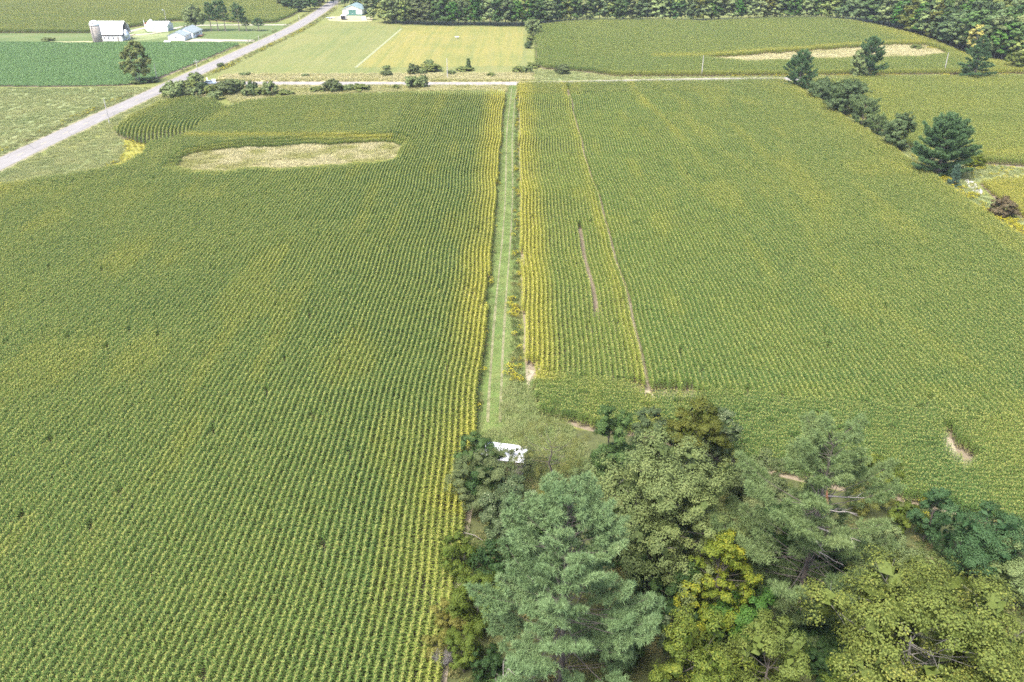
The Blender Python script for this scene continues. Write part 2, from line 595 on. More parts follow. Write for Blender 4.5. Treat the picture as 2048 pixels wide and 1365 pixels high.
DRY_W = smooth_poly(GP([(345, 330), (372, 312), (440, 302), (600, 294), (785, 288), (803, 297), (798, 310, 1.2), (760, 319, 1.5), (600, 328, 1.5), (440, 338, 1.5), (370, 340, 1.2)]), 1)
DRY_W = ragged(DRY_W, 1.6, 2.5, 41)
sheet("dry_grass_island", DRY_W, M['drygrass'], 0.05)
VERGE_W = GP([(0, 352), (60, 330), (150, 300), (200, 276), (225, 262), (240, 275), (250, 295), (235, 318, 1), (150, 342, 2), (60, 355, 2), (0, 366, 2)])
sheet("dry_verge", ragged(VERGE_W, 0.5, 3, 2), M['pasture'], 0.035)
GOLD_W = GP([(250, 280), (297, 288), (292, 302, 1), (262, 320, 1.5), (215, 332, 2), (150, 343, 2), (200, 331, 1), (245, 312)])
sheet("yellow_weed_bank", ragged(GOLD_W, 0.5, 2, 4), M['goldground'], 0.055)
VERGE_N = np.array([(-128.5, 300), (-126, 322.5), (-60, 323.5), (-3, 323.5), (-3, 312), (-30, 313), (-60, 309), (-85, 300), (-92, 294), (-98, 290), (-105, 303), (-120, 301)])
sheet("dry_verge", ragged(VERGE_N, 0.5, 3, 9), M['pasture'], 0.02)

PASTURE = np.array([(-142.5, 190), (-140.2, 270), (-137.2, 318), (-150, 320.5), (-175, 317.5), (-260, 320), (-330, 321), (-330, 150), (-144, 150)])
sheet("pasture", ragged(PASTURE, 0.4, 4), M['pasture'], 0.02)
SOY = np.array([(-143.5, 327), (-152, 323), (-175, 320.5), (-255, 323), (-340, 325), (-340, 433), (-215, 431), (-180, 432), (-150, 432), (-136.5, 428), (-138, 400), (-141, 350)])
sheet("field_soil_soy", SOY, M['soil'], 0.015)
ribbon("field_margin", curve_pts([(-137.2, 428), (-138.5, 400), (-140.8, 360), (-143, 330)]), 1.8, M['soil'], 0.03)
FARM = np.array([(-345, 436), (-210, 433.5), (-150, 434), (-132, 432), (-129.5, 460), (-128.5, 510), (-165, 508), (-185, 520), (-205, 512), (-212, 490), (-225, 470), (-345, 468)])
sheet("farm_lawn", ragged(FARM, 0.6, 4), M['lawn'], 0.02)
sheet("drive", ragged(GP([(365, 84), (390, 78), (480, 80), (512, 80), (508, 84), (450, 83), (425, 87), (410, 84)]), 0.3, 2), M['gravel'], 0.05)
ribbon("farm_track", curve_pts([(-130, 504), (-150, 503.5), (-170, 503), (-188, 497), (-195, 470), (-206, 462), (-211, 472), (-209, 490), (-202, 503)]), 4.0, M['gravel'], 0.045)
sheet("barn_yard", ragged(GP([(258, 84), (300, 80), (336, 74), (338, 66), (300, 70), (285, 58), (268, 62), (262, 72)]), 0.8, 2), M['pasture'], 0.035)
sheet("dirt_yard", ragged(GP([(228, 86), (180, 90), (100, 88), (100, 84), (180, 83)]), 0.8, 2), M['drygrass'], 0.035)

HAY = np.array([(-116, 338), (-4, 338), (2, 342), (5, 360), (6, 430), (6.5, 492), (-30, 497), (-70, 503), (-82, 520), (-105, 522), (-113, 506), (-117, 450), (-121, 395), (-124, 345)])
sheet("hay_field_green", ragged(HAY, 0.6, 4), M['haygreen'], 0.02)
HAYY = np.vstack([GP([(805, 57), (712, 136), (1040, 132), (1046, 100)]), [(5.5, 492), (-30, 495), (-66, 500)]])
sheet("hay_field_yellow", ragged(HAYY, 0.8, 4), M['hay'], 0.035)
ribbon("mown_path", np.linspace(G(803, 58), G(711, 136), 12), 1.2, plain('pale_cut_hay', (0.23, 0.24, 0.125), 0.95, 0.2, 1), 0.06)
sheet("dry_verge", ragged([(-118, 331.5), (-60, 331.5), (-2, 331.8), (6, 333), (7, 352), (-4, 350), (-40, 348), (-80, 345), (-118, 346)], 0.8, 3, 6), M['drygrass'], 0.05)
sheet("building_yard", ragged(GP([(655, 42), (690, 44), (745, 43), (745, 34), (730, 31), (660, 33)]), 0.8, 2), M['drygrass'], 0.05)

NE = np.array([(9.5, 372), (10.5, 440), (12, 480), (14, 493), (30, 506), (50, 514), (90, 512), (110, 510), (150, 522), (185, 524), (197, 512), (205, 484), (209, 455), (209, 430), (206, 405), (203, 388), (212, 368), (225, 352), (200, 347.5), (140, 345.5), (73, 342), (40, 342), (30, 352), (12, 360)])
sheet("field_soil_north", ragged(NE, 0.4, 4), M['soil'], 0.015)
DRY_NE = GP([(1395, 120), (1500, 113), (1600, 106), (1700, 98), (1790, 92), (1850, 93), (1900, 110), (1850, 114, 1.5), (1760, 113, 2), (1680, 114, 2), (1600, 117, 2), (1500, 121, 2)])
DRY_NE = ragged(DRY_NE, 1.8, 3, 42)
sheet("dry_grass_wedge", ragged(DRY_NE, 0.6, 3), M['drygrass'], 0.05)
sheet("verge_east", ragged([(8, 333), (73, 339.5), (140, 342.5), (205, 345), (300, 349), (300, 353), (200, 347), (140, 345), (73, 341.8), (38, 341.8), (26, 352), (9, 358)], 0.3, 3), M['pasture'], 0.045)
EAST = np.array([(112.5, 222), (113, 260), (113.5, 300), (113, 332), (160, 336), (205, 338), (300, 341), (300, 190), (170, 205), (125, 216)])
sheet("field_soil_far_east", EAST, M['soil'], 0.015)
YEL = np.array([(115.5, 198), (113, 185), (112, 170), (111, 150), (190, 150), (190, 190), (150, 200), (130, 202)])
sheet("field_soil_yellow_corn", YEL, M['soil'], 0.018)
HEDGE = np.array([(103.5, 328), (105.8, 300), (105.6, 230), (104.8, 190), (103, 150), (101, 110), (110, 110), (111, 150), (112, 185), (114, 200), (125, 203), (150, 203), (190, 194), (190, 200), (150, 206), (118, 218), (112, 222), (112.5, 260), (113, 330)])
sheet("hedge_bank", ragged(HEDGE, 0.5, 3), M['pasture'], 0.03)

# ------------------------------------------------------------------ crops and grasses as instanced clumps ("stuff")
PROTO = {}


def proto_collection(name, meshes):
    c = bpy.data.collections.new("proto_" + name)
    for i, me in enumerate(meshes):
        o = bpy.data.objects.new("proto_%s_%02d" % (name, i), me)
        c.objects.link(o)
    PROTO[name] = c
    return c


_groups = {}


def scatter_group(coll):
    if coll.name in _groups:
        return _groups[coll.name]
    ng = bpy.data.node_groups.new("scatter_" + coll.name, 'GeometryNodeTree')
    ng.interface.new_socket("Geometry", in_out='INPUT', socket_type='NodeSocketGeometry')
    ng.interface.new_socket("Geometry", in_out='OUTPUT', socket_type='NodeSocketGeometry')
    gi = ng.nodes.new("NodeGroupInput")
    go = ng.nodes.new("NodeGroupOutput")
    m2p = ng.nodes.new("GeometryNodeMeshToPoints")
    ci = ng.nodes.new("GeometryNodeCollectionInfo")
    ci.inputs[0].default_value = coll
    ci.inputs["Separate Children"].default_value = True
    ci.inputs["Reset Children"].default_value = True
    iop = ng.nodes.new("GeometryNodeInstanceOnPoints")
    iop.inputs["Pick Instance"].default_value = True

    def attr(n, t):
        a = ng.nodes.new("GeometryNodeInputNamedAttribute")
        a.data_type = t
        a.inputs[0].default_value = n
        return a.outputs[0]
    ng.links.new(gi.outputs[0], m2p.inputs[0])
    ng.links.new(m2p.outputs[0], iop.inputs["Points"])
    ng.links.new(ci.outputs[0], iop.inputs["Instance"])
    f2i = ng.nodes.new("FunctionNodeFloatToInt")
    ng.links.new(attr("idx", 'FLOAT'), f2i.inputs[0])
    ng.links.new(f2i.outputs[0], iop.inputs["Instance Index"])
    cx = ng.nodes.new("ShaderNodeCombineXYZ")
    ng.links.new(attr("rot", 'FLOAT'), cx.inputs[2])
    ng.links.new(cx.outputs[0], iop.inputs["Rotation"])
    cs = ng.nodes.new("ShaderNodeCombineXYZ")
    sx = attr("sx", 'FLOAT')
    ng.links.new(sx, cs.inputs[0])
    ng.links.new(sx, cs.inputs[1])
    ng.links.new(attr("sz", 'FLOAT'), cs.inputs[2])
    ng.links.new(cs.outputs[0], iop.inputs["Scale"])
    ng.links.new(iop.outputs[0], go.inputs[0])
    _groups[coll.name] = ng
    return ng


def scatter(name, P, coll, rot, sx, sz, yel, label, cat, seed=0):
    """one 'stuff' object made of clumps standing at the points P"""
    n = len(P)
    rng = np.random.default_rng(seed)
    V = np.zeros((n, 3))
    V[:, :2] = P[:, :2]
    V[:, 2] = 0.03
    k = len(coll.objects)
    b = lambda a: np.broadcast_to(np.asarray(a, float), (n,))
    me = mesh_np(name, V, [], attrs=dict(idx=rng.integers(0, k, n) + 0.01, rot=b(rot), sx=b(sx), sz=b(sz), yel=b(yel)))
    o = link(name, me)
    md = o.modifiers.new("scatter", 'NODES')
    md.node_group = scatter_group(coll)
    return tag(o, label, cat, None, 'stuff')


# --- maize
M['cornleaf'] = leaf_mat('maize_leaf', (0.072, 0.138, 0.032), (0.105, 0.18, 0.044), (0.145, 0.208, 0.064), 0.25, 0.6, 0.12, inst=((0.2, 0.225, 0.025), (0.31, 0.32, 0.045)))
M['corntassel'] = leaf_mat('maize_tassel', (0.2, 0.225, 0.06), (0.28, 0.285, 0.085), None, 0.15, 0.7, 0.1, inst=((0.34, 0.32, 0.06), (0.46, 0.4, 0.1)))
M['cornstalk'] = leaf_mat('maize_stalk', (0.14, 0.17, 0.05), (0.24, 0.24, 0.09), None, 0.05, 0.7, 0.1, inst=((0.3, 0.22, 0.09), (0.38, 0.28, 0.13)))


def blade(rng, base, az, elev, L, w, droop, seg=3):
    """arched leaf blade: returns verts, quads"""
    V = []
    h = np.array((math.cos(az), math.sin(az), 0))
    side = np.array((-math.sin(az), math.cos(az), 0))
    p = np.array(base, float)
    e = elev
    V += [p - side * w * 0.35, p + side * w * 0.35]
    for k in range(seg):
        p = p + (h * math.cos(e) + np.array((0, 0, 1)) * math.sin(e)) * L / seg
        e -= droop / seg
        ww = w * (0.5, 0.36, 0.06, 0.03)[k] if seg == 3 else w * (0.5 if k < seg - 1 else 0.08)
        V += [p - side * ww, p + side * ww]
    F = [(2 * k, 2 * k + 1, 2 * k + 3, 2 * k + 2) for k in range(seg)]
    return V, F


def corn_segment(seed, length=1.5, spacing=0.17, lod=0):
    rng = np.random.default_rng(seed)
    V, Q, Mi, T = [], [], [], []

    def put(v, f, m, t):
        n = len(V)
        V.extend(v)
        Q.extend([tuple(i + n for i in ff) for ff in f])
        Mi.extend([m] * len(f))
        T.extend([t] * len(v))
    y = -length / 2 + spacing / 2
    while y < length / 2:
        x0 = rng.normal(0, 0.025)
        h = rng.normal(2.0, 0.11)
        lean = rng.normal(0, 0.04, 2)
        top = np.array((x0 + lean[0], y + lean[1], h))
        t0 = rng.random() * 0.5
        s = 0.016
        b0, b1 = np.array((x0, y, 0)), top
        put([b0 + (s, 0, 0), b0 + (-s, s, 0), b0 + (-s, -s, 0), b1 + (s * .6, 0, 0), b1 + (-s * .6, s * .6, 0), b1 + (-s * .6, -s * .6, 0)],
            [(0, 1, 4, 3), (1, 2, 5, 4), (2, 0, 3, 5)], 2, rng.random())
        az = rng.random() * 6.28
        nl = 11 if lod == 0 else 6
        for k in range(nl):
            f = 0.16 + 0.78 * k / (nl - 1)
            az += math.pi + rng.normal(0, 0.35)
            L = (0.42 + 0.27 * math.sin(math.pi * min(1, f * 1.05))) * rng.uniform(0.85, 1.12) * (1.0 if f < .85 else .75)
            w = 0.085 * rng.uniform(0.9, 1.15) * (1.35 if lod else 1)
            e = math.radians(48 + 22 * f) * rng.uniform(0.85, 1.1)
            v, q = blade(rng, b0 + (b1 - b0) * f, az, e, L, w, math.radians(rng.uniform(75, 125)), 3 if lod == 0 else 2)
            put(v, q, 2 if (f < 0.24 and rng.random() < 0.8) else 0, np.clip(t0 + rng.random() * 0.5, 0, 1))
        for k in range(5 if lod == 0 else 3):
            a = rng.random() * 6.28
            v, q = blade(rng, top, a, math.radians(78 if k == 0 else rng.uniform(35, 70)), rng.uniform(0.2, 0.32), 0.03 if lod == 0 else 0.035, 0.9, 2)
            put(v, q, 1, rng.random())
        y += spacing * rng.uniform(0.9, 1.1)
    return mesh_np("maize_clump", V, [np.array(Q)], [M['cornleaf'], M['corntassel'], M['cornstalk']], [np.array(Mi)], dict(tint=T))


proto_collection("corn", [corn_segment(i) for i in range(14)])
proto_collection("corn_far", [corn_segment(50 + i, 2.0, 0.2, 1) for i in range(8)])


def rows(poly, direction, spacing, seg, holes=(), warp=None, jitter=0.03, seed=0, drop=None, miss=0.0, anchor=None):
    """points along crop rows inside a polygon. direction: angle of the row from +x"""
    rng = np.random.default_rng(seed)
    poly = np.asarray(poly)
    c = poly.mean(0)
    R = np.linalg.norm(poly - c, axis=1).max() + 5
    u = np.array((math.cos(direction), math.sin(direction)))
    v = np.array((-u[1], u[0]))
    a = np.arange(-R, R, spacing)
    if anchor is not None:                      # a row runs exactly through x = anchor
        a = a + ((anchor - c[0]) / v[0] - a[0]) % spacing
    b = np.arange(-R, R, seg)
    A, B = np.meshgrid(a, b, indexing='ij')
    B = B + rng.uniform(0, seg, (len(a), 1))
    P = c + A[..., None] * v + B[..., None] * u
    P = P.reshape(-1, 2)
    if drop is not None:                        # whole rows left out, before the planter's drift
        P = P[~drop(P)]
    rot = np.full(len(P), direction - math.pi / 2)
    if warp is not None:
        P, rot = warp(P, rot)
    P = P + rng.normal(0, jitter * 0.5, P.shape)
    k = inside(P, poly)
    for h in holes:
        k &= ~inside(P, h)
    if miss:
        k &= rng.random(len(P)) > miss
    P, rot = P[k], rot[k]
    rot = rot + np.where(rng.random(len(P)) < 0.5, 0, math.pi)
    return P, rot


def wob(P, rot):
    """planter drift shared by neighbouring rows"""
    P = P.copy()
    P[:, 0] += 0.22 * np.sin(P[:, 1] / 9.0) + 0.28 * np.sin(P[:, 1] / 23.0 + 1) + 0.12 * np.sin(P[:, 1] / 4.1 + P[:, 0] / 40)
    return P, rot


def contour(P, rot):
    """rows that bend round the corner of the field"""
    Q = P.copy()
    d = (P[:, 1] - 262.0)
    Q[:, 0] -= 5.5 * np.cos(d / 17.0) + 0.08 * d
    r = rot - (5.5 / 17.0 * np.sin(d / 17.0) - 0.08)
    return Q, r


NS, EW = math.pi / 2, 0.0
rng0 = np.random.default_rng(5)


def corn_field(name, parts, label, yfun, far=False, hfun=None, seed=0):
    P = np.concatenate([p for p, _ in parts])
    r = np.concatenate([q for _, q in parts])
    rng = np.random.default_rng(seed)
    big = vnoise(P[:, 0], P[:, 1], 14, seed) * 0.6 + vnoise(P[:, 0], P[:, 1], 5, seed + 1) * 0.4
    sz = 1.0 + (big - 0.5) * 0.22 + rng.normal(0, 0.02, len(P))
    y = yfun(P) + rng.normal(0, 0.03, len(P))
    if hfun is not None:
        sz *= hfun(P)
    scatter(name, P, PROTO["corn_far" if far else "corn"], r, rng.uniform(0.95, 1.1, len(P)), sz, np.clip(y, 0, 1), label, "corn", seed)


def bump(x, c, w):
    return np.exp(-((x - c) / w) ** 2)


# western field
W_ALL = SOIL_W.copy()
hole_w = [smooth_poly(DRY_W, 0)]
BLK_EW = np.array([(-97, 240), (-36.5, 241), (-37.5, 306), (-70, 302), (-86, 296), (-92, 286), (-96, 268)])        # cross rows north of the dry island
BLK_EW2 = np.array([(-92, 203), (-60, 204), (-41, 206), (-38, 218), (-38, 241), (-97, 240), (-100, 222)])       # cross rows round the island
BLK_CT = np.array([(-126, 236), (-128, 250), (-122, 275), (-112, 292), (-100, 297), (-93, 289), (-96, 268), (-97, 240), (-105, 232)])
BLK_EW3 = np.array([(-131, 175), (-131, 190), (-128, 200), (-119, 209), (-106, 214), (-99, 224), (-97, 238), (-92, 203), (-110, 196)])
p_ns = rows(W_ALL, NS, 0.762, 1.5, hole_w + [BLK_EW, BLK_EW2, BLK_CT, BLK_EW3], wob, seed=1, miss=0.004)
p_ew = rows(BLK_EW, 0.03, 0.762, 1.5, hole_w, None, seed=2)
p_ew2 = rows(BLK_EW2, 0.05, 0.762, 1.5, hole_w, None, seed=3)
p_ew3 = rows(BLK_EW3, 0.5, 0.762, 1.5, hole_w, None, seed=4)
p_ct = rows(BLK_CT, NS, 1.15, 1.5, [BLK_EW], contour, seed=5)
p_ct, p_ew, p_ew2, p_ew3 = [(a[inside(a, SOIL_W)], b[inside(a, SOIL_W)]) for a, b in (p_ct, p_ew, p_ew2, p_ew3)]


def yel_west(P):
    x, y = P[:, 0], P[:, 1]
    edge = np.clip((x + 12.0) / 6.5, 0, 1) ** 1.1 * (0.6 + 0.7 * vnoise(x, y, 30, 9))
    edge *= np.where(y < 72, 0.45, 1)
    patch = 0.12 * vnoise(x, y * 0.5, 12, 11) + np.clip((vnoise(x * 1.5, y * 0.3, 6, 12) - 0.66) * 1.0, 0, 0.2)
    bank = 0.75 * bump(y, 240.5, 2.2) * (x > -97) * (x < -36)
    west = 0.5 * np.clip((-116 - x) / 10, 0, 1)
    q = (P - DRY_W.mean(0)) * (0.94, 0.72) + DRY_W.mean(0)
    return 0.05 + edge + patch + bank + west + 0.35 * inside(q, DRY_W) * vnoise(x, y, 6, 77)


def h_west(P):
    x, y = P[:, 0], P[:, 1]
    low = 1 - 0.45 * bump(np.hypot((x + 7.6) / 2.8, (y - 60) / 10), 0, 1.0)
    c_ = DRY_W.mean(0)
    q = (P - c_) * (0.94, 0.72) + c_
    q2 = (P - c_) * (0.97, 0.86) + c_
    rim = np.where(inside(q2, DRY_W), 0.6, np.where(inside(q, DRY_W), 0.8, 1.0))
    return low * (1 - 0.2 * np.clip((x + 8) / 3.0, 0, 1)) * rim


corn_field("corn_field", [p_ns, p_ew, p_ew2, p_ew3, p_ct], "green corn in the big field between the asphalt road and the grass strip", yel_west, False, h_west, 1)

# eastern field
E_ALL = SOIL_E.copy()
HEAD_N = np.array([(0, 301), (18, 302), (19.5, 302), (30, 303), (70, 306), (108, 308), (108, 335), (0, 330)])
HEAD_S = np.array([(0, 104), (6, 102.5), (20, 99), (35, 96.5), (60, 92), (90, 86), (120, 80), (120, 20), (-5, 20)])
holes_e = [ragged([(18.9, 97), (19.65, 97), (19.9, 160), (19.25, 160)], 0.3, 1.0, 31), np.array([(18.9, 296), (20.2, 296), (20.3, 316), (18.9, 316)]),
           GP([(1040, 730), (1075, 738), (1070, 770), (1078, 800), (1056, 800), (1048, 765)]),
           GP([(1870, 858), (1903, 878), (1950, 947), (1935, 955), (1885, 908)]), GP([(1262, 776), (1300, 786), (1390, 793), (1425, 806), (1340, 806), (1272, 794)]),
           ]
e_a = rows(E_ALL, NS, 0.762, 1.5, [HEAD_N, HEAD_S] + holes_e[1:], wob, seed=11, miss=0.004, anchor=1.35,
           drop=lambda P: (P[:, 0] > 19.1) | ((np.abs(P[:, 0] - 1.35 - 16 * 0.762) < 0.2) & (P[:, 1] > 122) & (P[:, 1] < 166)))
e_b = rows(E_ALL, NS, 0.762, 1.5, [HEAD_N, HEAD_S] + holes_e[1:], wob, seed=14, miss=0.004, anchor=1.35 + 23 * 0.762 + 1.2, drop=lambda P: P[:, 0] < 19.4)
e_ns = (np.vstack([e_a[0], e_b[0]]), np.concatenate([e_a[1], e_b[1]]))
e_n = rows(E_ALL[[0]] * 0 + np.zeros((1, 2)), EW, 1, 1) if False else rows(np.array([(1.3, 301), (18, 302), (30, 303), (70, 306), (105.8, 308), (104, 329), (60, 325.5), (1.3, 321)]), 0.06, 0.762, 1.5, holes_e[1:2], None, seed=12)
clipS = HEAD_S


def rows_clip(poly, clip, *a, **k):
    P, r = rows(poly, *a, **k)
    m = inside(P, clip)
    return P[m], r[m]


e_s = rows_clip(E_ALL, HEAD_S, -0.09, 0.762, 1.5, holes_e, None, 0.08, 13, None, 0.02)


def yel_east(P):
    x, y = P[:, 0], P[:, 1]
    edge = np.clip((7.5 - x) / 5.5, 0, 1) ** 0.9 * (0.65 + 0.6 * vnoise(x, y, 25, 19)) * (y > 100)
    blkA = 0.12 * (x < 18.9)
    rim = 0.3 * bump(x, 18.3, 1.3)
    ln = np.interp(y, [100, 150, 200, 250, 300], [58, 52, 50, 48, 44])
    band = 0.4 * bump(x - ln, 0, 1.3) * np.clip((y - 190) / 60, 0.1, 1) * (0.4 + 0.9 * vnoise(x, y, 16, 14)) + 0.14 * bump(x - ln - 9 + 3 * np.sin(y / 17), 0, 1.5)
    patch = 0.12 * vnoise(x, y * 0.5, 11, 21) + np.clip((vnoise(x * 1.5, y * 0.3, 6, 22) - 0.66) * 1.0, 0, 0.2)
    head = -0.1 * (y < 103) + 0.2 * bump(y - (100 - 0.05 * x), 0, 3) * vnoise(x, y, 6, 23)
    right = 0.3 * np.clip((x - 96) / 9, 0, 1)
    return 0.06 + edge + blkA + rim + band + patch + head + right


corn_field("corn_field", [e_ns, e_n, e_s], "green corn in the big field between the grass strip and the row of pines", yel_east, False, None, 2)

ne_l = np.array([(10.0, 376), (11, 440), (12.5, 480), (14, 491), (27, 500), (29.5, 470), (27.5, 380), (18, 377)])
ne_l_p = rows(ne_l, NS, 0.762, 2.0, (), None, seed=21)
ne_p = rows(NE, 0.05, 0.762, 2.0, [ragged(DRY_NE, 0.6, 3), ne_l], None, seed=22)


def yel_ne(P):
    x, y = P[:, 0], P[:, 1]
    c = GP([(1395, 120), (1500, 113), (1600, 106), (1700, 98), (1790, 92)])
    line = np.interp(x, c[:, 0], c[:, 1])
    bank = 0.6 * bump(y - line, 3.0, 4) * (x > c[0, 0] - 20) * (x < c[-1, 0] + 15)
    near = 0.5 * bump(y - np.interp(x, [9, 40, 73, 140, 205], [360, 342, 342, 345, 347]), 0, 3)
    return 0.05 + bank + near + 0.15 * vnoise(x, y, 30, 31) + 0.4 * np.clip((x - 190) / 15, 0, 1)


corn_field("corn_field", [ne_l_p, ne_p], "pale green corn field across the lane in front of the far wood", yel_ne, True, None, 3)
corn_field("corn_field", [rows(EAST, 0.05, 0.762, 2.0, (), None, seed=31)], "yellowish green corn behind the row of pines and oaks", lambda P: 0.22 + 0.2 * vnoise(P[:, 0], P[:, 1], 20, 41) + 0.25 * bump(P[:, 1], 222, 4), True, None, 4)
corn_field("corn_field", [rows(YEL, NS + 0.25, 0.9, 1.5, (), None, seed=32)], "short yellow corn beside the stony wash and goldenrod", lambda P: 0.8 + 0.25 * vnoise(P[:, 0], P[:, 1], 6, 42), False, lambda P: 0.72 + 0 * P[:, 0], 5)
NW = np.array([(-420, 472), (-262, 468), (-232, 468), (-222, 478), (-214, 498), (-206, 518), (-186, 526), (-165, 514), (-148, 511), (-141, 514), (-139, 545), (-140, 575), (-150, 610), (-158, 660), (-170, 720), (-430, 720)])
sheet("field_soil_northwest", NW, M['soil'], 0.014)
corn_field("corn_field", [rows(NW, 0.12, 0.762, 2.0, (), None, seed=33)], "pale green corn field rising behind the farm buildings", lambda P: 0.08 + 0.25 * vnoise(P[:, 0] * 0.4, P[:, 1], 16, 43), True, None, 6)

# --- soybeans
M['soyleaf'] = leaf_mat('soybean_leaf', (0.085, 0.165, 0.05), (0.14, 0.24, 0.075), (0.2, 0.28, 0.09), 0.2, 0.5, 0.3)


def leaf_cards(pos, nrm, size, rng, aspect=0.62, fold=0.18):
    """folded rhombic leaves"""
    n = len(pos)
    nrm = nrm / (np.linalg.norm(nrm, axis=1, keepdims=True) + 1e-9)
    a = np.cross(nrm, rng.normal(size=(n, 3)))
    a /= np.linalg.norm(a, axis=1, keepdims=True) + 1e-9
    b = np.cross(nrm, a)
    s = size[:, None]
    V = np.stack([pos - a * s * 0.5, pos + b * s * 0.5 * aspect + nrm * s * fold, pos + a * s * 0.5, pos - b * s * 0.5 * aspect + nrm * s * fold], 1)
    F = np.arange(4 * n).reshape(n, 4)
    return V.reshape(-1, 3), F


def soy_segment(seed):
    rng = np.random.default_rng(seed)
    n = 190
    y = rng.uniform(-1.05, 1.05, n)
    t = rng.uniform(-1, 1, n)
    x = 0.36 * t
    z = 0.25 + 0.6 * np.sqrt(np.clip(1 - t * t, 0, 1)) * rng.uniform(0.6, 1.08, n)
    nr = np.stack([t * 0.5, rng.normal(0, 0.3, n), np.full(n, 0.8)], 1) + rng.normal(0, 0.3, (n, 3))
    V, F = leaf_cards(np.stack([x, y, z], 1), nr, rng.uniform(0.16, 0.26, n), rng, 0.8)
    return mesh_np("soy_clump", V, [F], [M['soyleaf']], [0], dict(tint=np.repeat(np.clip(rng.normal(0.45, 0.25, n), 0, 1), 4)))


proto_collection("soy", [soy_segment(i) for i in range(8)])
P, r = rows(SOY, 0.06, 0.762, 2.0, (), None, 0.06, 41)
scatter("soybean_field", P, PROTO["soy"], r, 1.0, 0.85 + 0.3 * vnoise(P[:, 0] * 0.3, P[:, 1], 3, 5), 0.0, "deep green soybeans in front of the white barn", "soybeans", 41)

# --- grasses and weeds
M['blade_green'] = leaf_mat('grass_blade', (0.095, 0.15, 0.045), (0.165, 0.215, 0.065), (0.25, 0.25, 0.09), 0.2, 0.6, 0.2, inst=((0.24, 0.26, 0.09), (0.33, 0.33, 0.14)))
M['blade_dry'] = leaf_mat('dry_grass_blade', (0.36, 0.33, 0.16), (0.5, 0.45, 0.25), (0.58, 0.52, 0.33), 0.15, 0.8, 0.1, inst=((0.2, 0.22, 0.06), (0.3, 0.29, 0.1)))
M['weed_leaf'] = leaf_mat('weed_leaf', (0.05, 0.095, 0.025), (0.1, 0.14, 0.035), (0.17, 0.17, 0.05), 0.2, 0.6, 0.2, inst=((0.22, 0.16, 0.07), (0.3, 0.2, 0.09)))
M['gold_flower'] = leaf_mat('goldenrod_flower', (0.3, 0.28, 0.02), (0.42, 0.38, 0.03), (0.48, 0.44, 0.05), 0.1, 0.8, 0.1)


def grass_patch(seed, n, h0, h1, w, mat, R=0.75, lean=0.5):
    rng = np.random.default_rng(seed)
    V, Q, T = [], [], []
    for i in range(n):
        a, rr = rng.random() * 6.28, R * math.sqrt(rng.random())
        v, q = blade(rng, (rr * math.cos(a), rr * math.sin(a), -0.02), rng.random() * 6.28, math.radians(rng.uniform(50, 88)), rng.uniform(h0, h1), w, lean * rng.uniform(0.5, 2.2), 2)
        k = len(V)
        V.extend(v)
        Q.extend([tuple(j + k for j in f) for f in q])
        T.extend([np.clip(rng.normal(0.5, 0.25), 0, 1)] * len(v))
    return mesh_np("grass_clump", V, [np.array(Q)], [mat], [0], dict(tint=T))


def weed_patch(seed, n, h, mat, R=0.6, flower=None, leaf=0.16):
    rng = np.random.default_rng(seed)
    a = rng.random(n) * 6.28
    rr = R * np.sqrt(rng.random(n))
    hh = h * (1 - 0.5 * (rr / R) ** 2)
    pos = np.stack([rr * np.cos(a), rr * np.sin(a), hh * rng.uniform(0.2, 1.0, n) ** 0.6], 1)
    nr = rng.normal(0, 0.5, (n, 3)) + (0, 0, 0.7)
    V, F = leaf_cards(pos, nr, rng.uniform(0.7, 1.3, n) * leaf, rng, 0.5)
    T = np.repeat(rng.random(n), 4)
    Vs, Fs, Ms, Ts = [V], [F], [0], [T]
    mats = [mat]
    if flower is not None:
        m = n // 2
        a = rng.random(m) * 6.28
        rr = R * np.sqrt(rng.random(m))
        hh = h * (1 - 0.5 * (rr / R) ** 2)
        pos = np.stack([rr * np.cos(a), rr * np.sin(a), hh * rng.uniform(0.9, 1.15, m)], 1)
        V2, F2 = leaf_cards(pos, rng.normal(0, 0.5, (m, 3)) + (0, 0, 0.8), rng.uniform(0.8, 1.3, m) * leaf, rng, 0.8)
        Vs.append(V2); Fs.append(F2 + len(V)); Ms.append(1); Ts.append(np.repeat(rng.random(m), 4))
        mats.append(flower)
    return mesh_np("weed_clump", np.concatenate(Vs), Fs, mats, Ms, dict(tint=np.concatenate(Ts)))


proto_collection("short_grass", [grass_patch(i, 90, 0.08, 0.22, 0.03, M['blade_green'], 0.85, 0.9) for i in range(6)])
proto_collection("tall_grass", [grass_patch(20 + i, 90, 0.35, 0.75, 0.03, M['blade_green'], 0.75, 0.7) for i in range(6)])
proto_collection("dry_grass", [grass_patch(40 + i, 100, 0.45, 0.95, 0.03, M['blade_dry'], 0.75, 0.7) for i in range(6)])
proto_collection("weeds", [weed_patch(60 + i, 90, 0.8, M['weed_leaf']) for i in range(6)])
proto_collection("goldenrod", [weed_patch(80 + i, 90, 0.95, M['weed_leaf'], 0.6, M['gold_flower']) for i in range(6)])


def fill(poly, dens, seed=0, holes=(), mask=None):
    rng = np.random.default_rng(seed)
    poly = np.asarray(poly, float)
    lo, hi = poly.min(0), poly.max(0)
    n = int(dens * (hi - lo).prod())
    P = lo + rng.random((n, 2)) * (hi - lo)
    k = inside(P, poly)
    for h in holes:
        k &= ~inside(P, h)
    P = P[k]
    if mask is not None:
        P = P[rng.random(len(P)) < mask(P)]
    return P


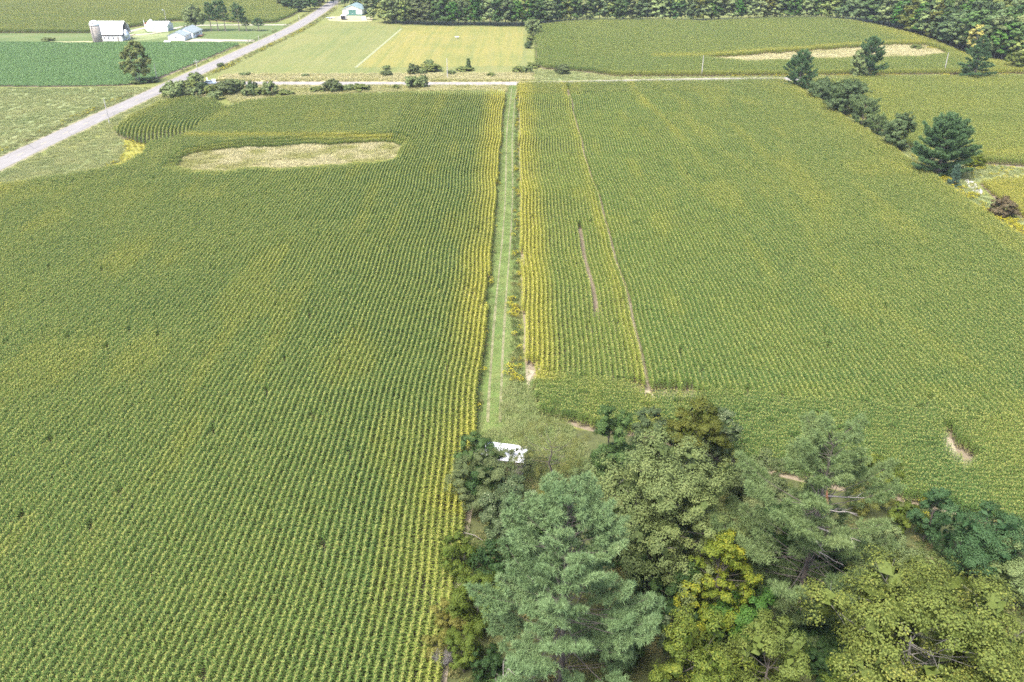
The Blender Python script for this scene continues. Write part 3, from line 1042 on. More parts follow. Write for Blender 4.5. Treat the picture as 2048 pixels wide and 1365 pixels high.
def grass(name, P, kind, label, cat="grass", s=(0.8, 1.25), z=(0.8, 1.25), yel=None, seed=0):
    rng = np.random.default_rng(seed + 500)
    y = np.clip(rng.normal(0.3, 0.25, len(P)), 0, 1) if yel is None else np.clip(yel(P) + rng.normal(0, 0.15, len(P)), 0, 1)
    scatter(name, P, PROTO[kind], rng.random(len(P)) * 6.28, rng.uniform(*s, len(P)), rng.uniform(*z, len(P)), y, label, cat, seed)


def off_line(C, y0, y1, d0, d1, axis=1):
    """band beside a road centreline between offsets d0 and d1 (to the east / south when positive)"""
    m = (C[:, axis] >= y0) & (C[:, axis] <= y1)
    c = C[m]
    d = np.gradient(c, axis=0)
    d /= np.linalg.norm(d, axis=1, keepdims=True)
    n = np.stack([d[:, 1], -d[:, 0]], 1)
    return np.vstack([c + n * d0, (c + n * d1)[::-1]])


grass("strip_grass", fill(ragged(strip_poly, 0.2, 1.5), 3.0, 1, mask=lambda P: np.where(np.minimum(np.abs(P[:, 0] + 3.3 - 0.35 * np.sin(P[:, 1] / 23.0) - 0.008 * (P[:, 1] - 92)), np.abs(P[:, 0] + 1.6 - 0.35 * np.sin(P[:, 1] / 23.0) - 0.008 * (P[:, 1] - 92))) < 0.5, 0.12, 1.0)), "short_grass", "short mown green grass on the strip between the cornfields", yel=lambda P: 0.1 + 0.45 * np.clip((vnoise(P[:, 0] * 3, P[:, 1], 9, 3) - 0.4) * 2, 0, 1))
edge_l = np.array([(-5.4, 84), (-4.9, 150), (-4.4, 240), (-3.8, 305), (-2.9, 305), (-3.5, 240), (-4.0, 150), (-4.3, 84)])
edge_r = np.array([(-0.6, 100), (-0.4, 160), (0.1, 240), (0.4, 305), (1.2, 305), (1.1, 240), (1.0, 160), (1.2, 100)])
grass("strip_edge_weeds", np.vstack([fill(edge_l, 1.3, 2), fill(edge_r, 2.2, 3)]), "weeds", "brown and green weeds along both edges of the grass strip", "weeds", (0.4, 0.9), (0.4, 1.0), lambda P: 0.05 + 0.4 * np.clip((vnoise(P[:, 0], P[:, 1], 4, 61) - 0.5) * 2, 0, 1))
gold_pts = np.vstack([fill(GP([(1012, 600), (1030, 600), (1034, 640), (1010, 640)]), 1.2, 4), fill(GP([(1008, 735), (1045, 735), (1045, 765), (1008, 765)]), 1.4, 5), fill(edge_r, 0.25, 6), fill(edge_l, 0.15, 7)])
grass("strip_goldenrod", gold_pts, "goldenrod", "yellow goldenrod clumps along the grass strip", "goldenrod", (0.5, 0.95), (0.6, 1.1))
grove_edge = np.array([(-4.9, 88), (-2.0, 92), (-0.6, 106), (1.2, 106), (5, 98), (8, 88), (12, 82), (5, 74), (-4, 76)])
grass("grove_edge_grass", fill(grove_edge, 1.5, 8), "tall_grass", "rough green grass at the end of the strip by the grove", yel=lambda P: 0.15 + 0.4 * vnoise(P[:, 0], P[:, 1], 3, 6))
grass("dry_grass", fill(DRY_W, 2.0, 9), "dry_grass", "pale dry grass in the long island inside the western corn", yel=lambda P: np.clip((vnoise(P[:, 0], P[:, 1], 5, 8) - 0.2) * 1.6, 0, 1))
grass("dry_grass", np.vstack([fill(VERGE_W, 1.6, 10), fill(off_line(NS_C, 120, 320, 4.9, 12), 1.0, 11)]), "tall_grass", "yellowing grass verge on the corn side of the asphalt road", yel=lambda P: 0.35 + 0.6 * vnoise(P[:, 0], P[:, 1], 5, 9))
grass("goldenrod", np.vstack([fill(GOLD_W, 0.45, 12), fill(off_line(NS_C, 150, 215, 6, 11), 0.3, 13, mask=lambda P: vnoise(P[:, 0], P[:, 1], 4, 10) > 0.6)]), "goldenrod", "yellow weeds on the bank beside the western corn corner", "weeds", (0.5, 0.9), (0.5, 0.9))
grass("pasture_grass", fill(PASTURE, 0.9, 14, mask=lambda P: (P[:, 0] > -262)), "tall_grass", "rough pasture grass across the asphalt road", yel=lambda P: 0.25 + 0.6 * vnoise(P[:, 0], P[:, 1], 9, 12))
grass("ditch_weeds", np.vstack([fill(off_line(NS_C, 180, 318, -8.0, -5.0), 0.9, 15), fill(off_line(NS_C, 340, 640, -7.5, -5.0), 0.5, 16), fill(off_line(NS_C, 335, 600, 5.0, 9.0), 0.6, 17)]), "weeds", "green ditch weeds along the asphalt road", "weeds", (0.6, 1.1), (0.5, 0.9), lambda P: 0.15 + 0.2 * vnoise(P[:, 0], P[:, 1], 4, 4))
grass("road_goldenrod", np.vstack([fill(off_line(NS_C, 190, 318, -8.5, -5.5), 0.25, 18, mask=lambda P: vnoise(P[:, 0], P[:, 1], 6, 15) > 0.5), fill(off_line(NS_C, 340, 520, 6.5, 9.5), 0.45, 19, mask=lambda P: vnoise(P[:, 0], P[:, 1], 8, 16) > 0.45)]), "goldenrod", "yellow goldenrod along the asphalt road ditches", "goldenrod", (0.6, 1.0), (0.6, 1.0))
grass("verge_grass", fill(VERGE_N, 1.2, 20), "dry_grass", "tan and green grass verge between the corn and the lane", yel=lambda P: 0.3 + 0.6 * vnoise(P[:, 0], P[:, 1], 6, 18))
grass("verge_grass", fill(np.array([(-118, 331.8), (-2, 331.8), (7, 334), (8, 352), (-4, 350), (-80, 347), (-119, 348)]), 1.2, 21), "dry_grass", "pale tall grass between the lane and the hay field", yel=lambda P: 0.1 + 0.5 * vnoise(P[:, 0], P[:, 1], 7, 19) + 0.4 * (P[:, 1] < 335))
grass("verge_grass", fill(np.array([(8, 333.5), (73, 339.5), (205, 345), (205, 347.5), (73, 342), (40, 342), (28, 352), (9, 358)]), 1.0, 22), "tall_grass", "green verge between the lane and the far cornfield", yel=lambda P: 0.4 + 0.5 * vnoise(P[:, 0], P[:, 1], 6, 20))
grass("lane_goldenrod", fill(np.array([(80, 341.5), (205, 345.5), (205, 346.8), (80, 343)]), 0.9, 23, mask=lambda P: vnoise(P[:, 0], P[:, 1], 12, 22) > 0.45), "goldenrod", "yellow goldenrod line beside the lane", "goldenrod", (0.6, 1.0), (0.6, 0.9))
grass("dry_grass", fill(DRY_NE, 1.3, 24), "dry_grass", "pale dry grass wedge inside the far cornfield", yel=lambda P: np.clip((vnoise(P[:, 0], P[:, 1], 8, 23) - 0.55) * 1.5, 0, 1))
grass("hedge_grass", fill(HEDGE, 1.0, 25), "tall_grass", "rough grass under the row of pines and oaks", yel=lambda P: 0.3 + 0.5 * vnoise(P[:, 0], P[:, 1], 5, 25))
grass("hedge_goldenrod", np.vstack([fill(np.array([(103.5, 150), (104.5, 190), (106.5, 206), (109, 206), (110.5, 186), (109.5, 150)]), 1.3, 26, mask=lambda P: vnoise(P[:, 0], P[:, 1], 4, 26) > 0.42), fill(HEDGE, 0.16, 27)]), "goldenrod", "bright goldenrod along the hedge bank by the yellow corn", "goldenrod", (0.6, 1.1), (0.6, 1.1))
gw = GP([(1905, 107), (1850, 97), (1870, 96), (1935, 110)])
grass("far_goldenrod", fill(gw, 1.2, 28), "goldenrod", "yellow weed patch at the tip of the dry grass wedge", "goldenrod", (0.7, 1.1), (0.7, 1.1))
under = np.array([(-6, 84), (-6.2, 50), (-6, 36), (70, 36), (70, 52), (58, 62), (38, 72), (22, 78), (8, 83)])
grass("grove_undergrowth", fill(under, 1.1, 29), "weeds", "dark weedy undergrowth on the grove floor", "undergrowth", (0.7, 1.3), (0.5, 1.2), lambda P: 0.1 + 0.2 * vnoise(P[:, 0], P[:, 1], 4, 30))
gg = np.vstack([fill(GP([(1715, 905), (1750, 905), (1760, 880), (1720, 880)]), 1.0, 30), fill(GP([(1800, 990), (1860, 1000), (1860, 1045), (1810, 1030)]), 0.8, 31), fill(GP([(1470, 905), (1560, 915), (1560, 940), (1470, 930)]), 0.4, 32), fill(GP([(895, 1060), (915, 1060), (910, 1085), (893, 1085)]), 0.9, 33)])
grass("grove_goldenrod", gg, "goldenrod", "goldenrod at the field edge of the grove", "goldenrod", (0.6, 1.0), (0.7, 1.1))

# ------------------------------------------------------------------ trees
def unit(v):
    return v / (np.linalg.norm(v, axis=-1, keepdims=True) + 1e-9)


def trunk_mesh(name, segs, mat):
    """segs: list of (points, radii, sides) -> one mesh"""
    Vs, Q, n = [], [], 0
    caps = []
    for pts, rad, k in segs:
        V, F = tube(pts, rad, k, False)
        Vs.append(V)
        Q.append(np.array(F) + n)
        n += len(V)
    return mesh_np(name, np.concatenate(Vs), Q, [mat], [0] * len(Q), smooth=True)


def limb(rng, a, b, sag=0.1, k=5, wig=0.06):
    a, b = np.asarray(a, float), np.asarray(b, float)
    L = np.linalg.norm(b - a)
    t = np.linspace(0, 1, k)[:, None]
    P = a + (b - a) * t
    P[:, 2] += -sag * L * (4 * t[:, 0] * (1 - t[:, 0])) * 0.5
    P[1:-1] += rng.normal(0, wig * L, (k - 2, 3)) * 0.5
    return P


DENSE, LEAF, BLOCK = 2.6, 0.63, 1.0


def broadleaf(seed, H, rx, zb=0.25, ry=None, n1=16, n2=8, n3=45, leaf=0.3, lobe=0.34, shape='round', tint=(0.45, 0.25), trunk_r=None, droop=0.0, stems=1, sparse=1.0, core=True, mesh_only=True, lmat=None, bmat=None, aspect=0.6):
    """crown of lobes, each of leafy clumps, each of leaves; trunk with limbs reaching the lobes"""
    rng = np.random.default_rng(seed)
    ry = ry or rx
    z0 = H * zb
    hc = (H - z0) / 2
    cz = z0 + hc
    d = unit(rng.normal(size=(n1 * 6, 3)))
    d = d[d[:, 2] > -0.75]
    sel = [d[0]]
    for v in d[1:]:
        if min(np.linalg.norm(v - s) for s in sel) > 1.9 / math.sqrt(n1):
            sel.append(v)
        if len(sel) >= n1:
            break
    D = np.array(sel)
    zr = D[:, 2]
    if shape == 'cone':
        wid = np.clip(0.92 - 0.62 * (zr + 1) / 2, 0.12, 1)
    elif shape == 'egg':
        wid = np.clip(0.78 - 0.25 * zr, 0.3, 1)
    elif shape == 'vase':
        wid = np.clip(0.7 + 0.2 * zr, 0.3, 1)
    else:
        wid = np.full(len(D), 0.72)
    rl = lobe * min(rx, hc * 1.1) * rng.uniform(0.65, 1.3, len(D))
    hor = unit(np.stack([D[:, 0], D[:, 1], np.zeros(len(D))], 1)) * np.sqrt(np.clip(1 - zr ** 2, 0.02, 1))[:, None] ** 0.8
    C = np.stack([hor[:, 0] * rx * wid, hor[:, 1] * ry * wid, cz + zr * np.maximum(hc - rl * 0.8, hc * 0.5)], 1)
    C[:, :2] *= rng.uniform(0.8, 1.14, (len(C), 1))
    C += rng.normal(0, 0.06 * rx, C.shape)
    if core:
        nc = max(4, n1 // 3)
        C = np.vstack([C, np.stack([rng.normal(0, rx * 0.33, nc), rng.normal(0, ry * 0.33, nc), rng.uniform(cz - hc * 0.7, cz + hc * 0.5, nc)], 1)])
        rl = np.concatenate([rl, np.full(nc, lobe * rx * 1.0)])
    allp, alln, alls, allt = [], [], [], []
    axis_c = np.array((0, 0, cz - hc * 0.3))
    for c, r in zip(C, rl):
        lt = np.clip(rng.normal(tint[0], tint[1] * 0.45), 0, 1)
        out = unit(c - axis_c)
        k2 = max(2, int(n2 * rng.uniform(0.8, 1.25)))
        sd_ = unit(rng.normal(size=(k2, 3)) + out * 0.55 + (0, 0, 0.35))
        sc_ = c + sd_ * r * rng.uniform(0.6, 1.05, (k2, 1)) * (1, 1, 0.85)
        if core:                                     # added oversized leaves, tinted dark, that block light inside the lobe
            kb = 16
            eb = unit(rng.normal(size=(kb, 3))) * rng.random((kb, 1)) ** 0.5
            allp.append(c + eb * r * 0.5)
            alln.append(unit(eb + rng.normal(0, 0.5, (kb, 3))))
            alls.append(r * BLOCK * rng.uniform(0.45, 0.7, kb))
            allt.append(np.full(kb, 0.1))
        for q, dq in zip(sc_, sd_):
            k3 = max(4, int(n3 * rng.uniform(0.6, 1.3) * sparse * DENSE))
            e = rng.normal(size=(k3, 3))
            e = unit(e) * (rng.random((k3, 1)) ** 0.45)
            p = q + e * r * 0.38 * (1.1, 1.1, 0.75)
            p[:, 2] -= droop * np.abs(rng.normal(0, 0.35, k3))
            nn = unit(e * 0.9 + dq * 0.7 + (0, 0, 0.35) + rng.normal(0, 0.24, (k3, 3)))
            allp.append(p)
            alln.append(nn)
            alls.append(leaf * LEAF * rng.uniform(0.7, 1.3, k3))
            allt.append(np.clip(lt + rng.normal(0, tint[1] * 0.75, k3), 0, 1))
    P, Nn, S_, T = map(np.concatenate, (allp, alln, alls, allt))
    fz = (H - z0 * 0.5) / (np.percentile(P[:, 2], 99.6) - z0 * 0.5)      # the finished crown has exactly this height and radius
    fr = rx / np.percentile(np.hypot(P[:, 0], P[:, 1] * rx / ry), 97)
    for Q in (P, C):
        Q[:, 2] = z0 * 0.5 + (Q[:, 2] - z0 * 0.5) * fz
        Q[:, :2] *= fr
    keep = P[:, 2] > 0.15
    P, Nn, S_, T = P[keep], Nn[keep], S_[keep], T[keep]
    V, F = leaf_cards(P, Nn, S_, rng, aspect)
    crown = mesh_np("crown", V, [F], [lmat], [0], dict(tint=np.repeat(T, 4)))
    tr = trunk_r or 0.018 * H + 0.03
    segs = []
    for s in range(stems):
        a = 6.28 * s / stems + rng.random()
        off = 0 if stems == 1 else 0.25 * rx
        bx = np.array((math.cos(a), math.sin(a), 0)) * off * 0.25
        tp = np.array((math.cos(a) * off, math.sin(a) * off, z0 + hc * 1.25))
        tp[:2] += rng.normal(0, 0.03 * H, 2) * 0.5
        P_ = limb(rng, bx + (0, 0, -0.2), tp, 0, 6, 0.025)
        segs.append((P_, np.linspace(tr, tr * 0.3, 6) / math.sqrt(stems), 7))
        for i, c in enumerate(C):
            if i % stems != s:
                continue
            f = np.clip((c[2] - 0.3 * np.linalg.norm(c[:2])) / tp[2], 0.25, 0.95)
            j = f * 5
            st = P_[int(j)] + (P_[min(5, int(j) + 1)] - P_[int(j)]) * (j - int(j))
            segs.append((limb(rng, st, c, 0.08, 5), np.linspace(tr * 0.16, tr * 0.04, 5) / math.sqrt(stems), 5))
            for _ in range(2):
                e2 = c + unit(rng.normal(size=3) + (0, 0, 0.4)) * rl[i] * 0.8
                segs.append((limb(rng, c, e2, 0.03, 3), [tr * 0.08, tr * 0.05, tr * 0.02], 4))
    trunk = trunk_mesh("trunk", segs, bmat)
    return trunk, crown


def tuft_template(rng, n=14, L=0.3, w=0.045):
    """a fan of needles round +z"""
    V, F = [], []
    for i in range(n):
        a = 6.28 * i / n + rng.normal(0, 0.2)
        t = math.radians(rng.uniform(10, 100))
        d = np.array((math.cos(a) * math.sin(t), math.sin(a) * math.sin(t), math.cos(t)))
        s = np.cross(d, rng.normal(size=3))
        s /= np.linalg.norm(s)
        b = -d * 0.03
        k = len(V)
        V += [b - s * w * 0.5, b + s * w * 0.5, d * L * rng.uniform(0.8, 1.1)]
        F.append((k, k + 1, k + 2))
    return np.array(V), np.array(F)


def stamp(tv, tf, pos, dirs, scale, rng):
    n = len(pos)
    z = unit(dirs)
    x = unit(np.cross(z, rng.normal(size=(n, 3))))
    y = np.cross(z, x)
    V = pos[:, None, :] + scale[:, None, None] * (tv[None, :, 0:1] * x[:, None] + tv[None, :, 1:2] * y[:, None] + tv[None, :, 2:3] * z[:, None])
    F = tf[None] + (np.arange(n) * len(tv))[:, None, None]
    return V.reshape(-1, 3), F.reshape(-1, tf.shape[1])


def pine(seed, H, R, zb=0.1, whorl=0.75, nb=6, tuft=0.36, needles=14, prof='pine', gaps=0.0, droop=0.15, up=0.35, dens=1.0, lmat=None, bmat=None, bare=0.12, width=0.05, tr=None, tint=(0.45, 0.25), lean=(0, 0)):
    """tiered conifer: whorls of boughs with side shoots, each ending in needle tufts"""
    rng = np.random.default_rng(seed)
    tr = tr or 0.016 * H + 0.02
    zs = []
    z = H * zb
    while z < H * 0.97:
        zs.append(z)
        z += whorl * rng.uniform(0.75, 1.3) * (1.0 - 0.45 * z / H)
    tip = np.array((lean[0], lean[1], H))
    segs = [(np.stack([np.zeros(3) + (0, 0, -0.2), tip * (0.33, 0.33, 0.33) + rng.normal(0, 0.05, 3) * (1, 1, 0), tip * 0.66 + rng.normal(0, 0.06, 3) * (1, 1, 0), tip * 0.985]), [tr, tr * 0.75, tr * 0.42, tr * 0.08], 8)]
    pos, dirs, tn = [], [], []

    def axis(zq):
        return np.array((lean[0] * zq / H, lean[1] * zq / H, zq))
    for z in zs:
        f = z / H
        if prof == 'pine':
            r = R * (1 - f ** 1.7) ** 0.8 * min(1, 0.6 + 1.6 * f)
        elif prof == 'spruce':
            r = R * (1 - f) ** 0.9
        elif prof == 'flat':
            r = R * (1 - f ** 3.2) ** 0.7 * (0.75 + 0.25 * math.sin(f * 21))
        else:
            r = R * (1 - abs(2 * f - 1.05) ** 2.2)
        r = max(r, 0.25)
        a0 = rng.random() * 6.28
        k = nb
        for b in range(k):
            if rng.random() < gaps:
                continue
            az = a0 + 6.28 * b / k + rng.normal(0, 0.5)
            zj = rng.uniform(-0.5, 0.5) * whorl
            L = r * rng.uniform(0.5, 1.12)
            h = np.array((math.cos(az), math.sin(az), 0))
            m = 7
            t = np.linspace(0, 1, m)
            el = 0.25 + 0.75 * f + rng.normal(0, 0.12)
            zz = L * (el * 0.55 * t - droop * (1 - f) * 2.2 * t ** 1.5 * (1 - 0.2 * t) + up * t ** 3 * 0.5)
            side = np.array((-h[1], h[0], 0))
            Pb = axis(z + zj) + h * (L * t)[:, None] + np.array((0, 0, 1)) * zz[:, None] + side * (rng.normal(0, 0.05) * L * t ** 2)[:, None]
            br = tr * 0.2 * (0.4 + L / max(R, 0.1) * 0.7)
            segs.append((Pb, np.linspace(br, br * 0.25, m), 4))
            # shoots along the bough
            ns = max(4, int(L * 6.0 * dens))
            ts = rng.uniform(bare + 0.12 * (L / R), 1.0, ns) ** 0.75
            lt = np.clip(rng.normal(tint[0], tint[1] * 0.6), 0, 1)
            for tt in ts:
                j = tt * (m - 1)
                i0 = min(int(j), m - 2)
                base = Pb[i0] + (Pb[i0 + 1] - Pb[i0]) * (j - i0)
                sgn = 1 if rng.random() < 0.5 else -1
                sl = (0.4 + 0.3 * L * (1 - tt) ** 0.7) * rng.uniform(0.4, 1.25)
                ang = rng.uniform(0.5, 1.15)
                dv = h * math.cos(ang) + side * sgn * math.sin(ang) + np.array((0, 0, rng.uniform(0.0, 0.4)))
                dv /= np.linalg.norm(dv)
                nt_ = max(3, int(sl / (tuft * 0.6)))
                for q in range(nt_):
                    fr = 0.35 + 0.65 * (q + 1) / nt_
                    p = base + dv * sl * fr + rng.normal(0, 0.05, 3)
                    p[2] += 0.12 * fr * fr
                    pos.append(p)
                    dirs.append(dv * 0.75 + np.array((0, 0, 0.75)) + rng.normal(0, 0.25, 3))
                    tn.append(np.clip(lt + rng.normal(0, tint[1] * 0.6), 0, 1))
            pos.append(Pb[-1])
            dirs.append(h * 0.6 + np.array((0, 0, 0.8)))
            tn.append(lt)
    for q in range(6):
        pos.append(axis(H - 0.25 * q * whorl * 0.6))
        dirs.append(np.array((rng.normal(0, 0.3), rng.normal(0, 0.3), 1.0)))
        tn.append(0.6)
    pos, dirs, tn = np.array(pos), np.array(dirs), np.array(tn)
    keep = pos[:, 2] > 0.15
    pos, dirs, tn = pos[keep], dirs[keep], tn[keep]
    tv, tf = tuft_template(rng, needles, 1.0, width / tuft)
    V, F = stamp(tv, tf, pos, dirs, tuft * rng.uniform(0.75, 1.25, len(pos)), rng)
    crown = mesh_np("crown", V, [F], [lmat], [0], dict(tint=np.repeat(tn, len(tv))))
    return trunk_mesh("trunk", segs, bmat), crown


def plant_tree(name, label, cat, xy, meshes, rz=0.0, s=1.0, group=None, parts=("trunk", "crown"), sz=None):
    o = empty(name, (xy[0], xy[1], 0), rz)
    o.scale = (s, s, sz or s)
    tag(o, label, cat, group)
    for me, pn in zip(meshes, parts):
        link(pn, me, o)
    return o


LM = {}
def lm(key, *a, **k):
    a = [tuple(np.array(c) * (0.9, 0.93, 0.72)) if isinstance(c, tuple) else c for c in a]
    LM[key] = leaf_mat('leaf_' + key, *a, **k)
    return LM[key]


lm('pine', (0.11, 0.175, 0.088), (0.175, 0.248, 0.13), (0.22, 0.285, 0.15), 0.12, 0.6, 0.2)
lm('oldpine', (0.105, 0.155, 0.07), (0.165, 0.215, 0.1), (0.205, 0.25, 0.12), 0.12, 0.6, 0.2)
lm('darkpine', (0.065, 0.125, 0.06), (0.11, 0.18, 0.088), (0.145, 0.21, 0.11), 0.1, 0.6, 0.2)
lm('spruce', (0.06, 0.11, 0.09), (0.1, 0.16, 0.13), None, 0.1, 0.6, 0.2)
lm('pale', (0.105, 0.14, 0.06), (0.165, 0.195, 0.085), (0.21, 0.23, 0.095), 0.22)
lm('pale2', (0.1, 0.135, 0.055), (0.17, 0.195, 0.08), (0.22, 0.24, 0.09), 0.22)
lm('dark', (0.045, 0.085, 0.032), (0.08, 0.13, 0.046), (0.12, 0.165, 0.065), 0.2)
lm('olive', (0.065, 0.08, 0.018), (0.115, 0.12, 0.028), (0.16, 0.15, 0.03), 0.2)
lm('silver', (0.06, 0.09, 0.045), (0.12, 0.15, 0.085), (0.32, 0.34, 0.24), 0.2)
lm('apple', (0.08, 0.105, 0.05), (0.135, 0.16, 0.078), (0.185, 0.2, 0.1), 0.2)
lm('willow', (0.1, 0.11, 0.035), (0.16, 0.16, 0.05), (0.21, 0.19, 0.06), 0.25)
lm('yellow', (0.09, 0.125, 0.02), (0.165, 0.185, 0.025), (0.29, 0.26, 0.03), 0.25)
lm('yellowgreen', (0.07, 0.105, 0.022), (0.12, 0.15, 0.03), (0.19, 0.2, 0.035), 0.25)
lm('gold', (0.1, 0.13, 0.036), (0.155, 0.178, 0.048), (0.225, 0.225, 0.06), 0.25)
lm('bright', (0.035, 0.09, 0.02), (0.075, 0.15, 0.033), (0.13, 0.2, 0.05), 0.22)
lm('blue', (0.04, 0.085, 0.04), (0.07, 0.125, 0.058), (0.1, 0.155, 0.075), 0.2)
lm('tan', (0.125, 0.125, 0.035), (0.175, 0.16, 0.045), (0.23, 0.2, 0.06), 0.2)
lm('understory', (0.02, 0.045, 0.018), (0.04, 0.075, 0.025), (0.07, 0.11, 0.035), 0.2)  # leaf colour darkened to deepen the shade inside the grove
lm('oak', (0.065, 0.1, 0.05), (0.105, 0.145, 0.07), (0.15, 0.18, 0.095), 0.18)
lm('shrub', (0.14, 0.185, 0.085), (0.22, 0.26, 0.125), (0.27, 0.29, 0.15), 0.2)
lm('shrublight', (0.125, 0.16, 0.055), (0.2, 0.225, 0.08), (0.25, 0.25, 0.1), 0.2)
lm('poplar', (0.13, 0.16, 0.06), (0.21, 0.23, 0.09), (0.27, 0.26, 0.11), 0.22)
lm('rust', (0.1, 0.075, 0.05), (0.16, 0.12, 0.08), (0.09, 0.12, 0.06), 0.15)

# ---- the grove in front: (top point in the survey, height) fixes where each tree stands
def grove(name, label, cat, top, H, rx, mat, seed, bark='bark', **kw):
    x, y = G(top[0], top[1], H)
    al = math.atan2(CAM_H - H, y)
    c = H * (1 - kw.get('zb', 0.25)) / 2
    over = math.hypot(rx * math.sin(al), c * math.cos(al)) - c * math.cos(al)      # a wide crown's skyline stands above its top point
    x, y = G(top[0], top[1] + 0.8 * over * FPX / math.hypot(y, CAM_H - H), H)
    tr, cr = broadleaf(seed, H, rx, lmat=LM[mat], bmat=M[bark], **kw)
    return plant_tree(name, label, cat, (x, y), (tr, cr))


x, y = G(1138, 982, 22)
plant_tree("white_pine", "tall silvery green white pine at the front of the grove", "pine tree", (x, y),
           pine(1, 22, 8.8, 0.05, 0.95, 6, 0.42, 14, 'pine', 0.08, 0.17, 0.6, 1.15, LM['pine'], M['bark'], 0.35, 0.06, tr=0.3))
x, y = G(1672, 868, 23)
old = plant_tree("white_pine", "ragged old pine with broken bare limbs in the grove", "pine tree", (x, y),
                 pine(2, 23, 8.8, 0.08, 1.1, 6, 0.42, 14, 'flat', 0.18, 0.22, 0.5, 1.2, LM['oldpine'], M['bark'], 0.35, 0.06, tr=0.3))
rng_d = np.random.default_rng(8)
for (z, az, L) in ((15.5, -0.5, 3.0), (13.2, -0.65, 3.8), (16.6, -0.2, 3.4), (10.8, -0.9, 3.2), (14.3, 3.5, 2.6), (12.0, -1.4, 2.2)):
    d = np.array((math.cos(az), math.sin(az), 0.1))
    p = np.array((0, 0, z))
    segs = [(limb(rng_d, p, p + d * L, 0.05, 5, 0.04), np.linspace(0.085, 0.02, 5), 6)]
    for q in range(3):
        b = p + d * L * (0.4 + 0.2 * q)
        segs.append((limb(rng_d, b, b + unit(d + rng_d.normal(0, 0.6, 3)) * 0.9, 0.0, 3), [0.03, 0.02, 0.008], 4))
    link("bare_limb", trunk_mesh("bare_limb", segs, M['deadwood']), old)
mb = MB()
mb.tube([(0.2, -0.25, 17.4), (0.3, -0.35, 16.5), (0.45, -0.42, 15.6), (0.6, -0.4, 14.9)], [0.05, 0.14, 0.17, 0.04], 6)
mb.build("torn_wood", M['tornwood'], old)

gl = grove
gl("broadleaf_tree", "large pale grey-green broadleaf tree behind the silvery pine", "tree", (1345, 872), 17, 7.3, 'pale', 11, zb=0.12, n1=32, n2=10, n3=50, leaf=0.32, lobe=0.36, shape='egg', bark='palebark')
gl("broadleaf_tree", "pale green tree behind the yellow autumn-tinted tree", "tree", (1415, 992), 14.5, 4.4, 'pale2', 12, zb=0.12, n1=18, n2=8, n3=50, leaf=0.28, lobe=0.33)
gl("broadleaf_tree", "narrow dark green tree at the grove's corn edge", "tree", (1226, 812), 11.5, 2.7, 'dark', 13, zb=0.08, n1=16, n2=8, n3=55, leaf=0.26, lobe=0.5, shape='egg')
gl("broadleaf_tree", "round olive brown tree on the grove's far edge", "tree", (1398, 801), 10.5, 4.0, 'olive', 14, zb=0.1, n1=18, n2=8, n3=60, leaf=0.27, lobe=0.36)
gl("broadleaf_tree", "small dark grey-green tree left of the round olive tree", "tree", (1303, 815), 8.5, 2.4, 'silver', 15, zb=0.08, n1=12, n2=7, n3=45, leaf=0.25, lobe=0.45, tint=(0.3, 0.25))
gl("broadleaf_tree", "silvery leaved tree right of the round olive tree", "tree", (1443, 812), 9.0, 2.7, 'silver', 16, zb=0.08, n1=12, n2=7, n3=45, leaf=0.25, lobe=0.45, tint=(0.5, 0.35))
gl("apple_tree", "low spreading grey-green tree before the white-roofed shed", "tree", (968, 900), 7.0, 4.5, 'apple', 17, zb=0.08, n1=20, n2=9, n3=60, leaf=0.2, lobe=0.34)
gl("broadleaf_tree", "dark green bushy tree beside the last corn rows and white roof", "tree", (952, 864), 5.6, 3.2, 'dark', 18, zb=0.06, n1=14, n2=8, n3=50, leaf=0.22, lobe=0.36, tint=(0.6, 0.3))
gl("broadleaf_tree", "thin small tree whose leaves veil the white shed roof", "tree", (1026, 884), 5.4, 3.0, 'apple', 49, zb=0.25, n1=16, n2=6, n3=24, leaf=0.2, lobe=0.42, sparse=1.3, core=False)
gl("willow_tree", "sparse see-through willow with a bare leaning trunk", "tree", (1105, 838), 9.0, 5.0, 'willow', 19, zb=0.3, n1=20, n2=7, n3=34, leaf=0.2, lobe=0.36, sparse=0.75, core=False, aspect=0.35, droop=0.8)
gl("broadleaf_tree", "dark glossy tree with silver flecks between corn and pine", "tree", (1022, 958), 9.0, 3.5, 'silver', 20, zb=0.06, n1=18, n2=8, n3=55, leaf=0.26, lobe=0.36, tint=(0.35, 0.35))
gl("shrub", "dark shrub dotted with yellow leaves at the corn edge", "shrub", (912, 1068), 5.0, 2.2, 'yellowgreen', 21, zb=0.02, n1=12, n2=7, n3=45, leaf=0.2, lobe=0.42, stems=3, tint=(0.25, 0.4))
gl("broadleaf_tree", "rounded bright yellow-green tree left of the silvery pine", "tree", (955, 1146), 6.5, 2.8, 'yellowgreen', 22, zb=0.04, n1=16, n2=8, n3=60, leaf=0.2, lobe=0.4, tint=(0.4, 0.2))
gl("shrub", "tan and yellow bush beside the dry corn rows", "shrub", (897, 1192), 4.2, 1.7, 'tan', 23, zb=0.02, n1=10, n2=7, n3=45, leaf=0.18, lobe=0.45, stems=3)
gl("shrub", "small tan bush below the other tan bush", "shrub", (872, 1262), 3.2, 1.3, 'tan', 24, zb=0.02, n1=8, n2=7, n3=40, leaf=0.17, lobe=0.45, stems=3)
gl("shrub", "yellow-green bush beside the grey dead brush", "shrub", (925, 1262), 4.6, 1.8, 'yellowgreen', 25, zb=0.02, n1=10, n2=7, n3=50, leaf=0.19, lobe=0.45, stems=3)
